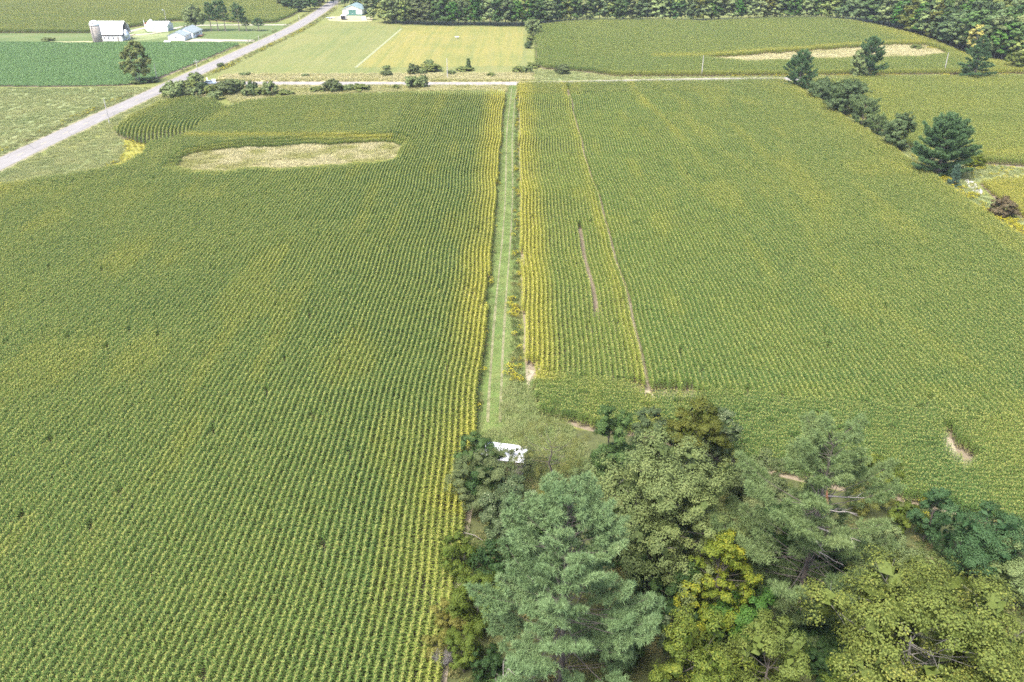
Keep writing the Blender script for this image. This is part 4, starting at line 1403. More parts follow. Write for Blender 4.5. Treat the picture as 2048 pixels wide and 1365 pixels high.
gl("broadleaf_tree", "bright yellow pointed tree in the middle of the grove", "tree", (1452, 1060), 13.5, 3.7, 'yellow', 26, zb=0.22, n1=30, n2=7, n3=30, leaf=0.3, lobe=0.24, shape='cone', tint=(0.45, 0.32), bark='bark')
gl("broadleaf_tree", "fresh green tree below the bright yellow tree", "tree", (1500, 1174), 9.0, 3.1, 'bright', 27, zb=0.1, n1=14, n2=8, n3=45, leaf=0.27, lobe=0.4)
gl("broadleaf_tree", "yellow-green tree at the bottom beside the silvery pine", "tree", (1412, 1240), 12.5, 3.7, 'yellowgreen', 28, zb=0.15, n1=18, n2=8, n3=45, leaf=0.28, lobe=0.36, tint=(0.6, 0.3))
gl("broadleaf_tree", "olive gold tree at the bottom, middle of three", "tree", (1555, 1238), 12.5, 3.9, 'gold', 29, zb=0.15, n1=18, n2=8, n3=50, leaf=0.27, lobe=0.36, tint=(0.25, 0.25))
gl("broadleaf_tree", "wide golden green tree with pale trunks, bottom corner", "tree", (1905, 1132), 17, 7.6, 'gold', 30, zb=0.24, n1=44, n2=9, n3=42, leaf=0.32, lobe=0.34, tint=(0.5, 0.3), bark='palebark', stems=2)
gl("broadleaf_tree", "small blue-green tree by the corn at the grove's tip", "tree", (1880, 976), 7.2, 2.1, 'blue', 31, zb=0.06, n1=12, n2=7, n3=50, leaf=0.23, lobe=0.45, shape='egg')
gl("broadleaf_tree", "larger blue-green tree by the corn above the golden tree", "tree", (1985, 1000), 9.0, 4.6, 'blue', 32, zb=0.05, n1=20, n2=8, n3=55, leaf=0.25, lobe=0.36)
gl("broadleaf_tree", "green tree at the right edge between blue-green tree and golden tree", "tree", (2062, 1062), 7.5, 4.0, 'shrub', 50, zb=0.05, n1=18, n2=8, n3=45, leaf=0.25, lobe=0.36, tint=(0.2, 0.25))
gl("broadleaf_tree", "dull brown-green tree between round olive tree and ragged pine", "tree", (1530, 905), 9.0, 3.7, 'apple', 33, zb=0.08, n1=18, n2=8, n3=48, leaf=0.23, lobe=0.36, tint=(0.6, 0.35))
gl("shrub", "light green shrub between the round olive tree and the corn", "shrub", (1480, 905), 4.2, 2.6, 'shrublight', 34, zb=0.02, n1=10, n2=7, n3=45, leaf=0.2, lobe=0.42, stems=3)
gl("broadleaf_tree", "olive green tree in the bottom gap left of the golden tree", "tree", (1725, 1298), 10.5, 2.9, 'yellowgreen', 35, zb=0.1, n1=14, n2=8, n3=45, leaf=0.26, lobe=0.4, tint=(0.2, 0.25))
gl("shrub", "green thicket right of the ragged pine", "shrub", (1790, 1052), 6.0, 3.4, 'shrub', 36, zb=0.02, n1=16, n2=8, n3=50, leaf=0.22, lobe=0.38, stems=3)
gl("shrub", "green thicket between ragged pine and golden tree", "shrub", (1835, 1095), 5.0, 2.8, 'shrublight', 37, zb=0.02, n1=12, n2=7, n3=45, leaf=0.2, lobe=0.4, stems=3, tint=(0.2, 0.25))
gl("broadleaf_tree", "small silver-leaved tree just right of the silvery pine", "tree", (1360, 1228), 7.5, 1.6, 'silver', 38, zb=0.06, n1=8, n2=7, n3=40, leaf=0.22, lobe=0.5)
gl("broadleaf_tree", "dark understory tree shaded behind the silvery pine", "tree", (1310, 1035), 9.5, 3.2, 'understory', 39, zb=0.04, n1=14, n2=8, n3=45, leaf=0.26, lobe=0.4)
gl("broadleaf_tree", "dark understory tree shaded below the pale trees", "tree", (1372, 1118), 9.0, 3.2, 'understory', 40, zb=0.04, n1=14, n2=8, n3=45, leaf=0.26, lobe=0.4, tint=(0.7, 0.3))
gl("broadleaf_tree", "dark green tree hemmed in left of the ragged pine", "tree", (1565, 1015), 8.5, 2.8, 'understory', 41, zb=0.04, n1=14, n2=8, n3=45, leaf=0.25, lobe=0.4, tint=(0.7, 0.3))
gl("shrub", "dark shrub in the shade below the ragged pine", "shrub", (1668, 1275), 5.0, 2.6, 'understory', 42, zb=0.02, n1=12, n2=7, n3=45, leaf=0.24, lobe=0.42, stems=3)
gl("shrub", "yellow-green shrubs behind the ragged pine at the corn edge", "shrub", (1770, 905), 4.0, 2.6, 'yellowgreen', 43, zb=0.02, n1=12, n2=7, n3=45, leaf=0.2, lobe=0.42, stems=3, tint=(0.6, 0.3))
gl("shrub", "leafy shrub in the gap behind the ragged pine's trunk", "shrub", (1625, 965), 4.5, 3.0, 'shrublight', 46, zb=0.02, n1=14, n2=7, n3=40, leaf=0.2, lobe=0.42, stems=3, tint=(0.25, 0.3))
gl("shrub", "weedy shrub between the ragged pine and the small blue-green tree", "shrub", (1830, 1005), 3.0, 2.8, 'yellowgreen', 47, zb=0.02, n1=12, n2=7, n3=40, leaf=0.2, lobe=0.42, stems=3, tint=(0.5, 0.3))
gl("shrub", "olive shrub at the corn edge above the ragged pine's right boughs", "shrub", (1740, 960), 3.6, 2.8, 'willow', 48, zb=0.02, n1=12, n2=7, n3=40, leaf=0.2, lobe=0.42, stems=3, tint=(0.3, 0.3))
gl("shrub", "reddish thicket under the sparse willow", "shrub", (1115, 960), 3.2, 2.8, 'tan', 44, zb=0.02, n1=12, n2=7, n3=40, leaf=0.19, lobe=0.42, stems=3, tint=(0.25, 0.25))
gl("shrub", "green thicket between the sparse willow and the narrow dark tree", "shrub", (1180, 925), 4.0, 2.6, 'shrub', 45, zb=0.02, n1=12, n2=7, n3=45, leaf=0.2, lobe=0.42, stems=3, tint=(0.3, 0.25))


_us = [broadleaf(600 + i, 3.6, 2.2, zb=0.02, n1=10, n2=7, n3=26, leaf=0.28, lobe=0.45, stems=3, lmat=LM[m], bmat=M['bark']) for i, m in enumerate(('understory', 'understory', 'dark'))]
_ru = np.random.default_rng(44)
_k = 0
for _p in fill(np.array([(-4, 78), (-5, 58), (-4.5, 40), (66, 40), (60, 58), (44, 68), (24, 76), (8, 80)]), 0.022, 71):
    _s = _ru.uniform(0.75, 1.35)
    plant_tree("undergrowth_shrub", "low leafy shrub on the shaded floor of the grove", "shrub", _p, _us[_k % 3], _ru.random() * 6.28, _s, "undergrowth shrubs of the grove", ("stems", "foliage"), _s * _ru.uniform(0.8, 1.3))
    _k += 1


def bare_tree(name, label, cat, xy, H, seed, n, spread, r, mat, fine=0):
    rng = np.random.default_rng(seed)
    segs = []
    for i in range(n):
        a = rng.random() * 6.28
        e = np.array((math.cos(a) * spread * rng.uniform(0.3, 1), math.sin(a) * spread * rng.uniform(0.3, 1), H * rng.uniform(0.7, 1)))
        P = limb(rng, (0, 0, -0.1), e, 0.0, 6, 0.06)
        segs.append((P, np.linspace(r, r * 0.25, 6), 5))
        for k in range(3 + fine):
            j = rng.integers(2, 5)
            segs.append((limb(rng, P[j], P[j] + unit(rng.normal(size=3) + (0, 0, 0.8)) * H * rng.uniform(0.15, 0.3), 0, 4), np.linspace(r * 0.4, r * 0.1, 4), 4))
    o = link(name, trunk_mesh(name, segs, M[mat]))
    o.location = (*xy, 0)
    return tag(o, label, cat)


bare_tree("dead_tree", "bleached bare dead tree at the bottom edge below the pine", "dead tree", G(1005, 1318, 7.0), 7.0, 3, 5, 2.0, 0.1, 'deadwood')
bare_tree("dead_brush", "grey leafless dead brush between tan bush and yellow-green bush", "dead brush", G(882, 1300, 2.4), 2.4, 4, 60, 1.2, 0.02, 'palebark', 4)
o = link("fallen_branch", trunk_mesh("fallen_branch", [(np.array([(0, 0, 0.25), (0.9, 0.2, 0.7), (2.0, 0.0, 0.5), (2.9, -0.6, 0.3)]), [0.06, 0.05, 0.04, 0.02], 5)], M['deadwood']))
o.location = (*G(913, 1078), 0)
tag(o, "pale bare branch lying beside the sandy path end", "branch")

# ---- row of pines and oaks between the cornfields
DENSE, LEAF, BLOCK = 2.2, 0.95, 0.7
def stand(name, label, cat, base, meshes, rz=0.0, group=None, **k):
    return plant_tree(name, label, cat, G(*base), meshes, rz, 1.0, group, **k)


def pn(seed, H, R, mat='darkpine', **k):
    a = dict(zb=0.04, whorl=0.8, nb=6, tuft=0.55, needles=9, prof='pine', gaps=0.06, droop=0.15, up=0.5, dens=0.85, width=0.15, bare=0.15)
    a.update(k)
    return pine(seed, H, R, lmat=LM[mat], bmat=M['pinebark'], **a)


def bl(seed, H, rx, mat, **k):
    a = dict(zb=0.02, n1=22, n2=8, n3=26, leaf=0.45, lobe=0.46)
    a.update(k)
    bk = a.pop('bark', 'bark')
    return broadleaf(seed, H, rx, lmat=LM[mat], bmat=M[bk], **a)


stand("pine_tree", "lopsided dark pine at the lane end of the hedge row", "pine tree", (1597, 178), pn(101, 13.6, 6.8, gaps=0.16))
stand("pine_tree", "broad pine with a leafy tree grown into its side, across from the hedge row", "pine tree", (1733, 160), pn(102, 16, 7.0, prof='pine'))
stand("broadleaf_tree", "lighter leafy tree grown into the side of the broad pine", "tree", (1712, 161), bl(103, 11.5, 3.6, 'shrub', shape='egg'))
stand("pine_tree", "symmetrical layered pine beside the lane, nearest the wood", "pine tree", (1946, 160), pn(104, 16.5, 9.0, prof='spruce', whorl=1.1, gaps=0.05, up=0.2, droop=0.1))
stand("oak_tree", "dark oak next to the lopsided pine", "tree", (1640, 203), bl(105, 8.0, 4.4, 'oak'))
stand("oak_tree", "largest dark round oak of the hedge row", "tree", (1688, 232), bl(106, 11.8, 6.1, 'oak', n1=28, n3=30, lobe=0.4))
stand("pine_tree", "low rounded pine after the largest oak", "pine tree", (1722, 255), pn(107, 8.0, 4.4, prof='round', mat='oldpine'))
stand("pine_tree", "smaller low pine between low rounded pine and upright oak", "pine tree", (1752, 272), pn(108, 5.6, 3.2, prof='round', mat='oldpine'))
stand("oak_tree", "upright dark oak beside the biggest hedge pine", "tree", (1792, 302), bl(109, 10.5, 4.1, 'oak', shape='egg', n1=20))
stand("pine_tree", "biggest spreading dark pine of the hedge row", "pine tree", (1875, 352), pn(110, 15, 8.8, zb=0.03, prof='pine', nb=7, tuft=0.5, needles=11, dens=0.95, gaps=0.1))
stand("spruce_tree", "small blue-green spruce at the foot of the biggest pine", "spruce tree", (1905, 374), pn(111, 5.2, 1.5, mat='spruce', prof='spruce', whorl=0.45, tuft=0.3, dens=1.4, width=0.07, up=0.15))
stand("shrub", "round rust-brown shrub among goldenrod by the yellow corn", "shrub", (2002, 436), bl(112, 4.6, 3.0, 'rust', zb=0.02, n1=14, leaf=0.3, stems=3))
stand("shrub", "bright yellow-green bush right of the biggest pine", "shrub", (1945, 335), bl(113, 3.6, 2.6, 'yellow', zb=0.02, n1=10, leaf=0.35, stems=3, tint=(0.4, 0.3)))
stand("shrub", "bare grey shrub beside the layered pine", "shrub", (1907, 157), bl(114, 2.4, 2.0, 'rust', zb=0.02, n1=7, n2=5, n3=14, leaf=0.3, stems=3))

# stony wash
rg = np.random.default_rng(3)
Vs, Qs, n = [], [], 0
ico = np.array([(1, 0, 0), (-1, 0, 0), (0, 1, 0), (0, -1, 0), (0, 0, 1), (0, 0, -1)], float)
icf = np.array([(0, 2, 4), (2, 1, 4), (1, 3, 4), (3, 0, 4), (2, 0, 5), (1, 2, 5), (3, 1, 5), (0, 3, 5)])
for p in fill(GP([(1928, 362), (1942, 360), (1966, 386), (1958, 392), (1940, 378)]), 9, 60):
    s = rg.uniform(0.15, 0.42)
    Vs.append(ico * rg.uniform(0.6, 1.2, (6, 3)) * s * (1, 1, 0.6) + (p[0], p[1], 0.1))
    Qs.append(icf + n)
    n += 6
o = link("field_stones", mesh_np("field_stones", np.concatenate(Vs), Qs, [M['rock']], [0] * len(Qs)))
tag(o, "pale stones washed out beside the yellow corn", "stones", None, 'stuff')

# ---- shrubs along the lane
DENSE, LEAF, BLOCK = 2.4, 1.0, 0.55
shr = [broadleaf(200 + i, 4.0, 2.6, zb=0.01, n1=14, n2=7, n3=22, leaf=0.36, lobe=0.52, stems=3, lmat=LM[m], bmat=M['bark']) for i, m in enumerate(('shrub', 'shrub', 'oak', 'shrublight', 'apple'))]
SHRUBS = [  # base px, py, height, radius, kind, label
    (350, 201, 6.2, 4.0, 0, "largest round shrub at the road end of the junction thicket"),
    (374, 199, 4.2, 2.6, 4, "grey shrub tucked right of the largest round shrub"),
    (390, 198, 4.0, 2.4, 0, "low round shrub at the front of the junction thicket"),
    (392, 172, 4.6, 3.0, 1, "shrub at the back of the junction thicket below the utility pole"),
    (384, 186, 4.6, 3.0, 3, "yellowish green shrub in the middle of the junction thicket"),
    (408, 190, 4.6, 2.0, 2, "narrow dark shrub in the middle of the junction thicket"),
    (424, 192, 3.6, 2.8, 3, "light shrub just behind the lowest shrub of the junction thicket"),
    (430, 200, 2.8, 2.6, 0, "low shrub at the corn corner of the junction thicket"),
    (455, 190, 5.2, 3.6, 4, "big grey-green shrub right of the parked car"),
    (477, 184, 4.4, 2.6, 1, "leafy shrub right of the big grey-green shrub"),
    (496, 194, 3.0, 2.2, 0, "small shrub left of the two-part shrub pair"),
    (507, 188, 4.4, 1.9, 2, "upright shrub of the pair beyond the dry grass notch"),
    (520, 192, 2.8, 2.4, 3, "low light shrub between the two upright shrubs"),
    (541, 192, 5.0, 2.6, 0, "tallest shrub right of the dry grass notch"),
    (570, 191, 1.8, 3.2, 3, "low spreading shrub at the end of the junction shrubs"),
    (634, 184, 1.9, 2.6, 3, "low yellow-green shrub left of the lane-side dome shrub"),
    (666, 184, 4.3, 3.2, 4, "grey dome-shaped shrub beside the lane"),
    (695, 182, 2.2, 2.4, 1, "low shrub right of the grey dome shrub"),
    (722, 182, 2.5, 2.9, 3, "low spreading green shrub beside the lane, above the corn"),
    (792, 178, 1.6, 1.5, 3, "tiny pale shrub beside the lane"),
    (826, 177, 4.4, 2.6, 0, "rounded lane shrub, left one of the close pair"),
    (845, 176, 4.4, 2.2, 1, "rounded lane shrub, right one of the close pair"),
    (773, 139, 1.5, 1.7, 0, "small shrub at the hay field's edge, upper of two"),
    (774, 152, 2.1, 2.2, 4, "small dark shrub in the verge, lower of two"),
    (827, 150, 4.2, 2.4, 4, "upright grey-green shrub in the hay field verge"),
    (845, 150, 2.0, 1.6, 0, "small shrub leaning on the upright verge shrub"),
    (858, 130, 2.0, 2.2, 0, "green shrub at the hay field's edge behind the wide shrub"),
    (863, 143, 3.0, 3.8, 3, "wide light green shrub in the hay field verge"),
    (902, 150, 1.9, 1.8, 0, "small shrub at the foot of the lane-side pole"),
    (930, 142, 1.6, 3.2, 3, "flat spreading shrub below the little conifer"),
    (982, 153, 1.4, 2.0, 3, "pale low shrub in the verge near the far corn"),
    (1040, 146, 2.6, 2.8, 3, "left shrub of the light clump at the hay field corner"),
    (1054, 147, 2.8, 2.2, 0, "right shrub of the light clump at the hay field corner"),
    (1066, 136, 2.2, 2.6, 3, "yellowish shrub behind the light clump at the hay field corner"),
    (1125, 149, 3.8, 2.7, 4, "round silvery shrub alone in the verge before the far corn"),
    (1057, 97, 3.2, 1.9, 2, "dark round bush between hay field and far corn"),
    (1062, 84, 3.0, 2.2, 3, "light bush above the dark round bush on the field edge"),
    (1066, 72, 8.0, 3.6, 1, "tall rounded tree-like bush at the hay field's far corner"),
    (1064, 47, 6.0, 3.2, 3, "light bush behind the tall bush at the hay field's far corner"),
    (490, 152, 1.3, 2.0, 1, "little bush in the grass north of the parked car"),
    (610, 154, 1.1, 1.5, 0, "tiny bush in the tall grass between hay and lane"),
    (1831, 99, 2.2, 2.8, 3, "lone bush in the dry grass wedge"),
    (300, 165, 1.8, 3.0, 2, "dark bush at the foot of the big poplar"),
    (272, 168, 1.3, 2.2, 0, "low bush left of the poplar trunk"),
    (97, 82, 1.6, 2.8, 3, "light green bush in the weeds left of the barn"),
    (442, 134, 1.6, 1.5, 4, "small dark bush in the roadside weeds by the hay field"),
]
for i, (px, py, h, r, k, lab) in enumerate(SHRUBS):
    x, y = G(px, py)
    tag_s = plant_tree("shrub", lab, "shrub", (x, y), shr[k], (i * 1.7) % 6.28, 1.15 * r / 2.6, "shrubs along the lane", ("stems", "foliage"), h / 4.0)
stand("small_conifer", "little young conifer standing in the hay field verge", "conifer", (937, 141), pn(299, 4.2, 1.3, prof='spruce', mat='oldpine', whorl=0.5, tuft=0.45, dens=1.2))

# ---- farm trees
stand("poplar_tree", "tall poplar with pale trunk alone beside the soybean field", "tree", (277, 166), bl(301, 15.5, 5.8, 'poplar', zb=0.12, n1=22, n3=34, leaf=0.45, lobe=0.32, shape='egg', stems=2, bark='palebark', sparse=1.2))
stand("broadleaf_tree", "big round shade tree behind the farmhouse", "tree", (393, 63), bl(302, 13.5, 6.2, 'shrub', zb=0.1, n1=22, leaf=0.5))
fp = [pine(310 + i, 15, 4.2, 0.36, 1.1, 6, 0.7, 7, 'round' if i else 'pine', 0.3, 0.1, 0.4, 0.55, LM['darkpine'], M['pinebark'], 0.2, 0.16, tr=0.3) for i in range(2)]
for i, (px, h, lab) in enumerate(((423, 14.5, "first bare-trunked pine in the row beside the shade tree"), (437, 15.0, "second bare-trunked pine in the farm's row"), (451, 15.5, "third and tallest bare-trunked pine in the farm's row"), (479, 14.0, "fourth bare-trunked pine, standing apart in the row"), (493, 7.2, "short dark pine fifth in the farm's row"), (518, 6.6, "short spreading pine at the road end of the farm's row"))):
    x, y = G(px, 62.5)
    plant_tree("farm_pine", lab, "pine tree", (x, y), fp[i % 2], i * 1.1, 0.95 if h > 10 else 0.8, "pines in the farm's row", ("trunk", "crown"), h / 15)

# ---- the far wood
DENSE, LEAF, BLOCK = 1.7, 1.0, 0.7
FK = [('dark', 'round', "dark green rounded tree in the far wood"), ('oak', 'round', "blue-green rounded tree in the far wood"), ('shrub', 'egg', "mid green upright tree in the far wood"),
      ('bright', 'egg', "fresh green tree in the far wood"), ('shrublight', 'cone', "pale green pointed tree in the far wood"), ('olive', 'egg', "brownish green tree in the far wood"), ('apple', 'round', "dull grey-green tree in the far wood")]
forest_proto = []
for i, (m, shp, lab) in enumerate(FK):
    mat = leaf_mat('far_' + m, *[tuple(c * 1.25 for c in e.color[:3]) for e in LM[m].node_tree.nodes["Color Ramp"].color_ramp.elements], 0.2, objvar=0.22)  # leaf colours lightened to carry the distance haze
    for v in range(2):
        forest_proto.append((i, broadleaf(400 + 10 * i + v, 15, 4.4, zb=0.04, n1=24, n2=6, n3=22, leaf=0.7, lobe=0.36, shape=shp, lmat=mat, bmat=M['bark'], trunk_r=0.2)))
rf = np.random.default_rng(12)
edge = np.array([(-78, 512), (-66, 506), (-40, 501), (-15, 498), (6, 498), (14, 500), (30, 512), (50, 520), (75, 519), (100, 516), (125, 521), (150, 528), (185, 530), (201, 518), (209, 492), (213, 462), (214, 436), (212, 412), (214, 390), (224, 372), (245, 362), (290, 360)])
seg_l = np.cumsum(np.concatenate([[0], np.linalg.norm(np.diff(edge, axis=0), axis=1)]))
cand = []
for row in range(6):
    for s in np.arange(0, seg_l[-1], 5.0):
        s2 = s + rf.uniform(-1.6, 1.6)
        p = np.array([np.interp(s2, seg_l, edge[:, k]) for k in (0, 1)])
        q = np.array([np.interp(s2 + 1, seg_l, edge[:, k]) for k in (0, 1)])
        t = unit(q - p + 1e-6)
        nrm = np.array((-t[1], t[0]))
        p = p + nrm * (row * 5.0 + rf.uniform(-1.2, 1.8) + 1.5)
        if row >= 3 and p[1] > 500:
            continue
        if row >= 2 and p[1] > 528:
            continue
        if inside(p[None], NE)[0] or inside(p[None], HAY)[0]:
            continue
        if p[0] > 0.335 * p[1] * 1.95:
            continue
        cand.append((p, row))
sel = []
for p, row in cand:
    if all(np.linalg.norm(p - q) > 3.4 for q, _ in sel):
        sel.append((p, row))
sel = sel[:300]
for p, row in sel:
    w = np.array([3, 3, 3, 1.5, 2, 1.2, 1.6])
    if p[0] > 195:
        w = np.array([4, 5, 1, 1, 0.6, 1.6, 1])
    k = rf.choice(7, p=w / w.sum())
    i, me = forest_proto[2 * k + rf.integers(0, 2)]
    hh = rf.uniform(0.85, 1.15) * (0.92 if row == 0 else 1.2) * (1.2 if p[0] > 195 else 1)
    ww = rf.uniform(0.85, 1.25) * (1.4 if p[0] > 195 else 1.1)
    where = "behind the hay field" if p[0] < 8 else "behind the far corn's striped end" if p[0] < 60 else "behind the middle of the far corn" if p[0] < 125 else "behind the far corn's tan wedge" if p[0] < 195 else "on the slope above the layered pine"
    plant_tree("wood_tree", FK[i][2].replace(" in the far wood", " " + where) + (", front row" if row == 0 else ", second row" if row == 1 else ", deeper in"), "tree", p, me, rf.random() * 6.28, ww, "trees of the far wood", ("trunk", "crown"), hh)
# trees round the pole building and where the road leaves the picture
extra = [(742, 40, 6.5, 3.0, 2), (776, 47, 8.5, 4.6, 4), (738, 28, 12, 4.5, 1), (760, 26, 13, 4.6, 0), (790, 30, 13, 4.5, 0), (715, 20, 12, 4.5, 1), (812, 49, 11, 2.6, 3), (690, 14, 12, 4, 1), (672, 9, 11, 4, 0), (780, 18, 14, 5, 1), (745, 14, 14, 5, 0), (810, 30, 14, 5, 1)]
xl = ["small dark tree beside the pole building", "spreading light tree between pole building and wood", "dark tree just behind the pole building's corner", "dark tree behind the spreading light tree", "dark tree between the spreading light tree and the wood", "dark tree behind the pole building roof", "thin upright tree at the wood's corner by the hay field", "tree where the asphalt road passes the pole building", "tree on the east side of the road at the top edge", "tall tree deep behind the spreading light tree", "tall tree deep behind the pole building", "tall tree deep behind the thin upright tree"]
for (px, py, h, r, k), lab in zip(extra, xl):
    x, y = G(px, py)
    plant_tree("roadside_tree", lab, "tree", (x, y), forest_proto[2 * k][1], px * 0.37, r / 4.4, None, ("trunk", "crown"), h / 15)
rl_ = [(575, 20, 9, 4, 1), (588, 23, 8, 4.4, 0), (604, 24, 9.5, 4.6, 1), (622, 19, 10, 5, 0), (640, 13, 11, 5, 1), (655, 6, 12, 5, 0), (600, 12, 10, 5, 2), (620, 8, 11, 5, 1), (565, 14, 9, 4.5, 6), (582, 8, 10, 5, 1), (600, -4, 11, 5, 0), (560, 2, 10, 5, 1), (640, -6, 12, 5, 1), (530, 5, 9, 5, 0), (505, 3, 9, 5, 1), (545, -4, 9, 5, 0)]
for px, py, h, r, k in rl_:
    x, y = G(px, py)
    plant_tree("road_end_tree", "dark tree in the belt west of the road at the top edge", "tree", (x, y), forest_proto[2 * k + 1][1], px * 0.7, r / 4.4, "tree belt west of the road", ("trunk", "crown"), h / 15)
x, y = G(1953, 80, 8)
ytree = broadleaf(450, 14, 4.0, zb=0.3, n1=14, n2=6, n3=18, leaf=0.7, lobe=0.36, lmat=leaf_mat('leaf_autumn', (0.33, 0.3, 0.07), (0.44, 0.4, 0.11), (0.5, 0.46, 0.2), 0.25), bmat=M['palebark'], core=False)
plant_tree("autumn_tree", "bright pale yellow tree in the wood above the layered pine", "tree", G(1956, 62, 11.5), ytree)
plant_tree("wood_edge_bush", "large yellow-green bush at the wood's edge behind the layered pine", "shrub", G(2030, 142), broadleaf(451, 8, 4.8, zb=0.02, n1=16, n2=6, n3=20, leaf=0.6, lobe=0.36, stems=3, lmat=LM['gold'], bmat=M['bark'], tint=(0.25, 0.25)))
plant_tree("light_tree", "bright green tree standing out of the wood by the hay field", "tree", G(934, 50), broadleaf(452, 15, 4.2, zb=0.3, n1=14, n2=6, n3=20, leaf=0.7, lobe=0.4, lmat=LM['shrublight'], bmat=M['bark']))
for i, (px, py, lab) in enumerate(((1143, 45, "pale dead snag at the wood's edge by the far corn's striped rows"), (1325, 42, "pale forked dead snag at the middle of the wood's edge"))):
    bare_tree("dead_snag", lab, "dead tree", G(px, py), 8.5, 70 + i, 3, 1.6, 0.22, 'deadwood')

# ------------------------------------------------------------------ farm buildings
def local(parent_xy):
    return np.array((parent_xy[0], parent_xy[1], 0))


def slab(mb, a, b, th, m=0):
    """roof plane between edge a (2 pts) and edge b (2 pts), thickened upward"""
    P = [np.array(p, float) for p in (a[0], a[1], b[1], b[0])]
    n = np.cross(P[1] - P[0], P[3] - P[0])
    n /= np.linalg.norm(n)
    if n[2] < 0:
        n = -n
    V = P + [p + n * th for p in P]
    mb.add(V, [(3, 2, 1, 0), (4, 5, 6, 7), (0, 1, 5, 4), (1, 2, 6, 5), (2, 3, 7, 6), (3, 0, 4, 7)], m)


def window(parent, x0, x1, z0, z1, y, frame=M['white'], out=-1, axis='x', name="window", pane=True):
    """framed window on a wall facing -y (axis x) or +x (axis y)"""
    d = 0.06
    f = MB()
    g = MB()
    t = 0.07
    def bx(mbx, a0, a1, c0, c1, d0, d1):
        if axis == 'x':
            mbx.box(a0, a1, y + min(out * d0, out * d1), y + max(out * d0, out * d1), c0, c1)
        else:
            mbx.box(y + min(out * d0, out * d1), y + max(out * d0, out * d1), a0, a1, c0, c1)
    bx(f, x0 - t, x1 + t, z1, z1 + t, 0.0, d)
    bx(f, x0 - t, x1 + t, z0 - t, z0, 0.0, d)
    bx(f, x0 - t, x0, z0, z1, 0.0, d)
    bx(f, x1, x1 + t, z0, z1, 0.0, d)
    o = f.build(name, frame, parent)
    bx(g, x0, x1, z0, z1, 0.01, 0.025)
    g.build("pane", M['glass'], o)
    return o


# barn: gambrel roof along x, stone-white ground floor, open weathered gable at the east end
bx_, by_ = G(245, 82.9)
barn = empty("barn", (bx_, by_, 0))
tag(barn, "white gambrel-roofed barn with weathered grey gable beside the silo", "barn")
L_, W_ = 14.5, 10.0
mb = MB(); mb.box(-L_, 0, 0, W_, 0, 2.3); mb.build("foundation_wall", M['white'], barn)
mb = MB(); mb.prism([(0.02, 2.3), (W_ - 0.02, 2.3), (W_ - 0.02, 3.4), (W_ - 1.8, 6.9), (W_ / 2, 8.7), (1.8, 6.9), (0.02, 3.4)], 'x', -L_ + 0.02, -0.02); mb.build("wall", M['greywood'], barn)
prof = [(-0.35, 3.15), (1.75, 7.0), (W_ / 2, 8.95), (W_ - 1.75, 7.0), (W_ + 0.35, 3.15)]
rf_ = empty("roof", (0, 0, 0)); rf_.parent = barn
for i in range(4):
    nsh = 8
    for j in range(nsh):
        xa, xb = -L_ - 0.3 + (L_ + 1.1) * j / nsh + 0.01, -L_ - 0.3 + (L_ + 1.1) * (j + 1) / nsh - 0.01
        mb = MB()
        slab(mb, ((xa, *prof[i]), (xb, *prof[i])), ((xa, *prof[i + 1]), (xb, *prof[i + 1])), 0.1 + 0.012 * (j % 2))
        mb.build("roof_sheet", M['whiteroof'], rf_)
mb = MB(); mb.prism([(W_ / 2 - 1.3, 5.0), (W_ / 2 + 1.3, 5.0), (W_ / 2 + 1.3, 7.2), (W_ / 2, 8.0), (W_ / 2 - 1.3, 7.2)], 'x', -0.015, 0.03); mb.build("hay_door_shade", M['dark'], barn)  # flat dark sheet standing in for the shade of the open hay door
for x in (-11.5, -9.2, -7.0, -4.6):
    window(barn, x, x + 0.6, 1.0, 1.9, 0.0)
mb = MB(); mb.box(-2.4, -1.5, -0.05, 0.01, 0.0, 2.0); mb.build("door", M['greywood'], barn)
for z in np.arange(2.45, 3.3, 0.28):
    mb = MB(); mb.box(-L_ + 0.05, -0.05, -0.04, 0.03, z, z + 0.24); mb.build("board", M['greywood'], barn)

sx_, sy_ = G(197, 87.0)
silo = empty("silo", (sx_, sy_, 0))
tag(silo, "grey concrete stave silo with white domed cap at the barn's corner", "silo")
mb = MB(); mb.lathe([(2.3, -0.1), (2.3, 8.6)], n=28); mb.build("silo_wall", M['stone'], silo, True)
for z in np.arange(0.6, 8.5, 0.75):
    mb = MB(); mb.lathe([(2.3, z), (2.345, z + 0.01), (2.345, z + 0.07), (2.3, z + 0.08)], n=28); mb.build("hoop", M['greywood'], silo)
mb = MB(); mb.lathe([(2.42, 8.45), (2.42, 8.9), (2.3, 9.5), (1.85, 10.15), (1.1, 10.6), (0.3, 10.8), (0.02, 10.82)], n=28); cap = mb.build("dome_cap", M['whiteroof'], silo, True)
mb = MB(); mb.box(0.1, 0.75, -2.42, -1.9, 9.35, 9.9); mb.build("dome_hatch", M['dark'], cap)
mb = MB(); mb.box(-1.0, -0.5, -2.42, -2.1, 0.2, 8.4); mb.build("chute", M['greywood'], silo)

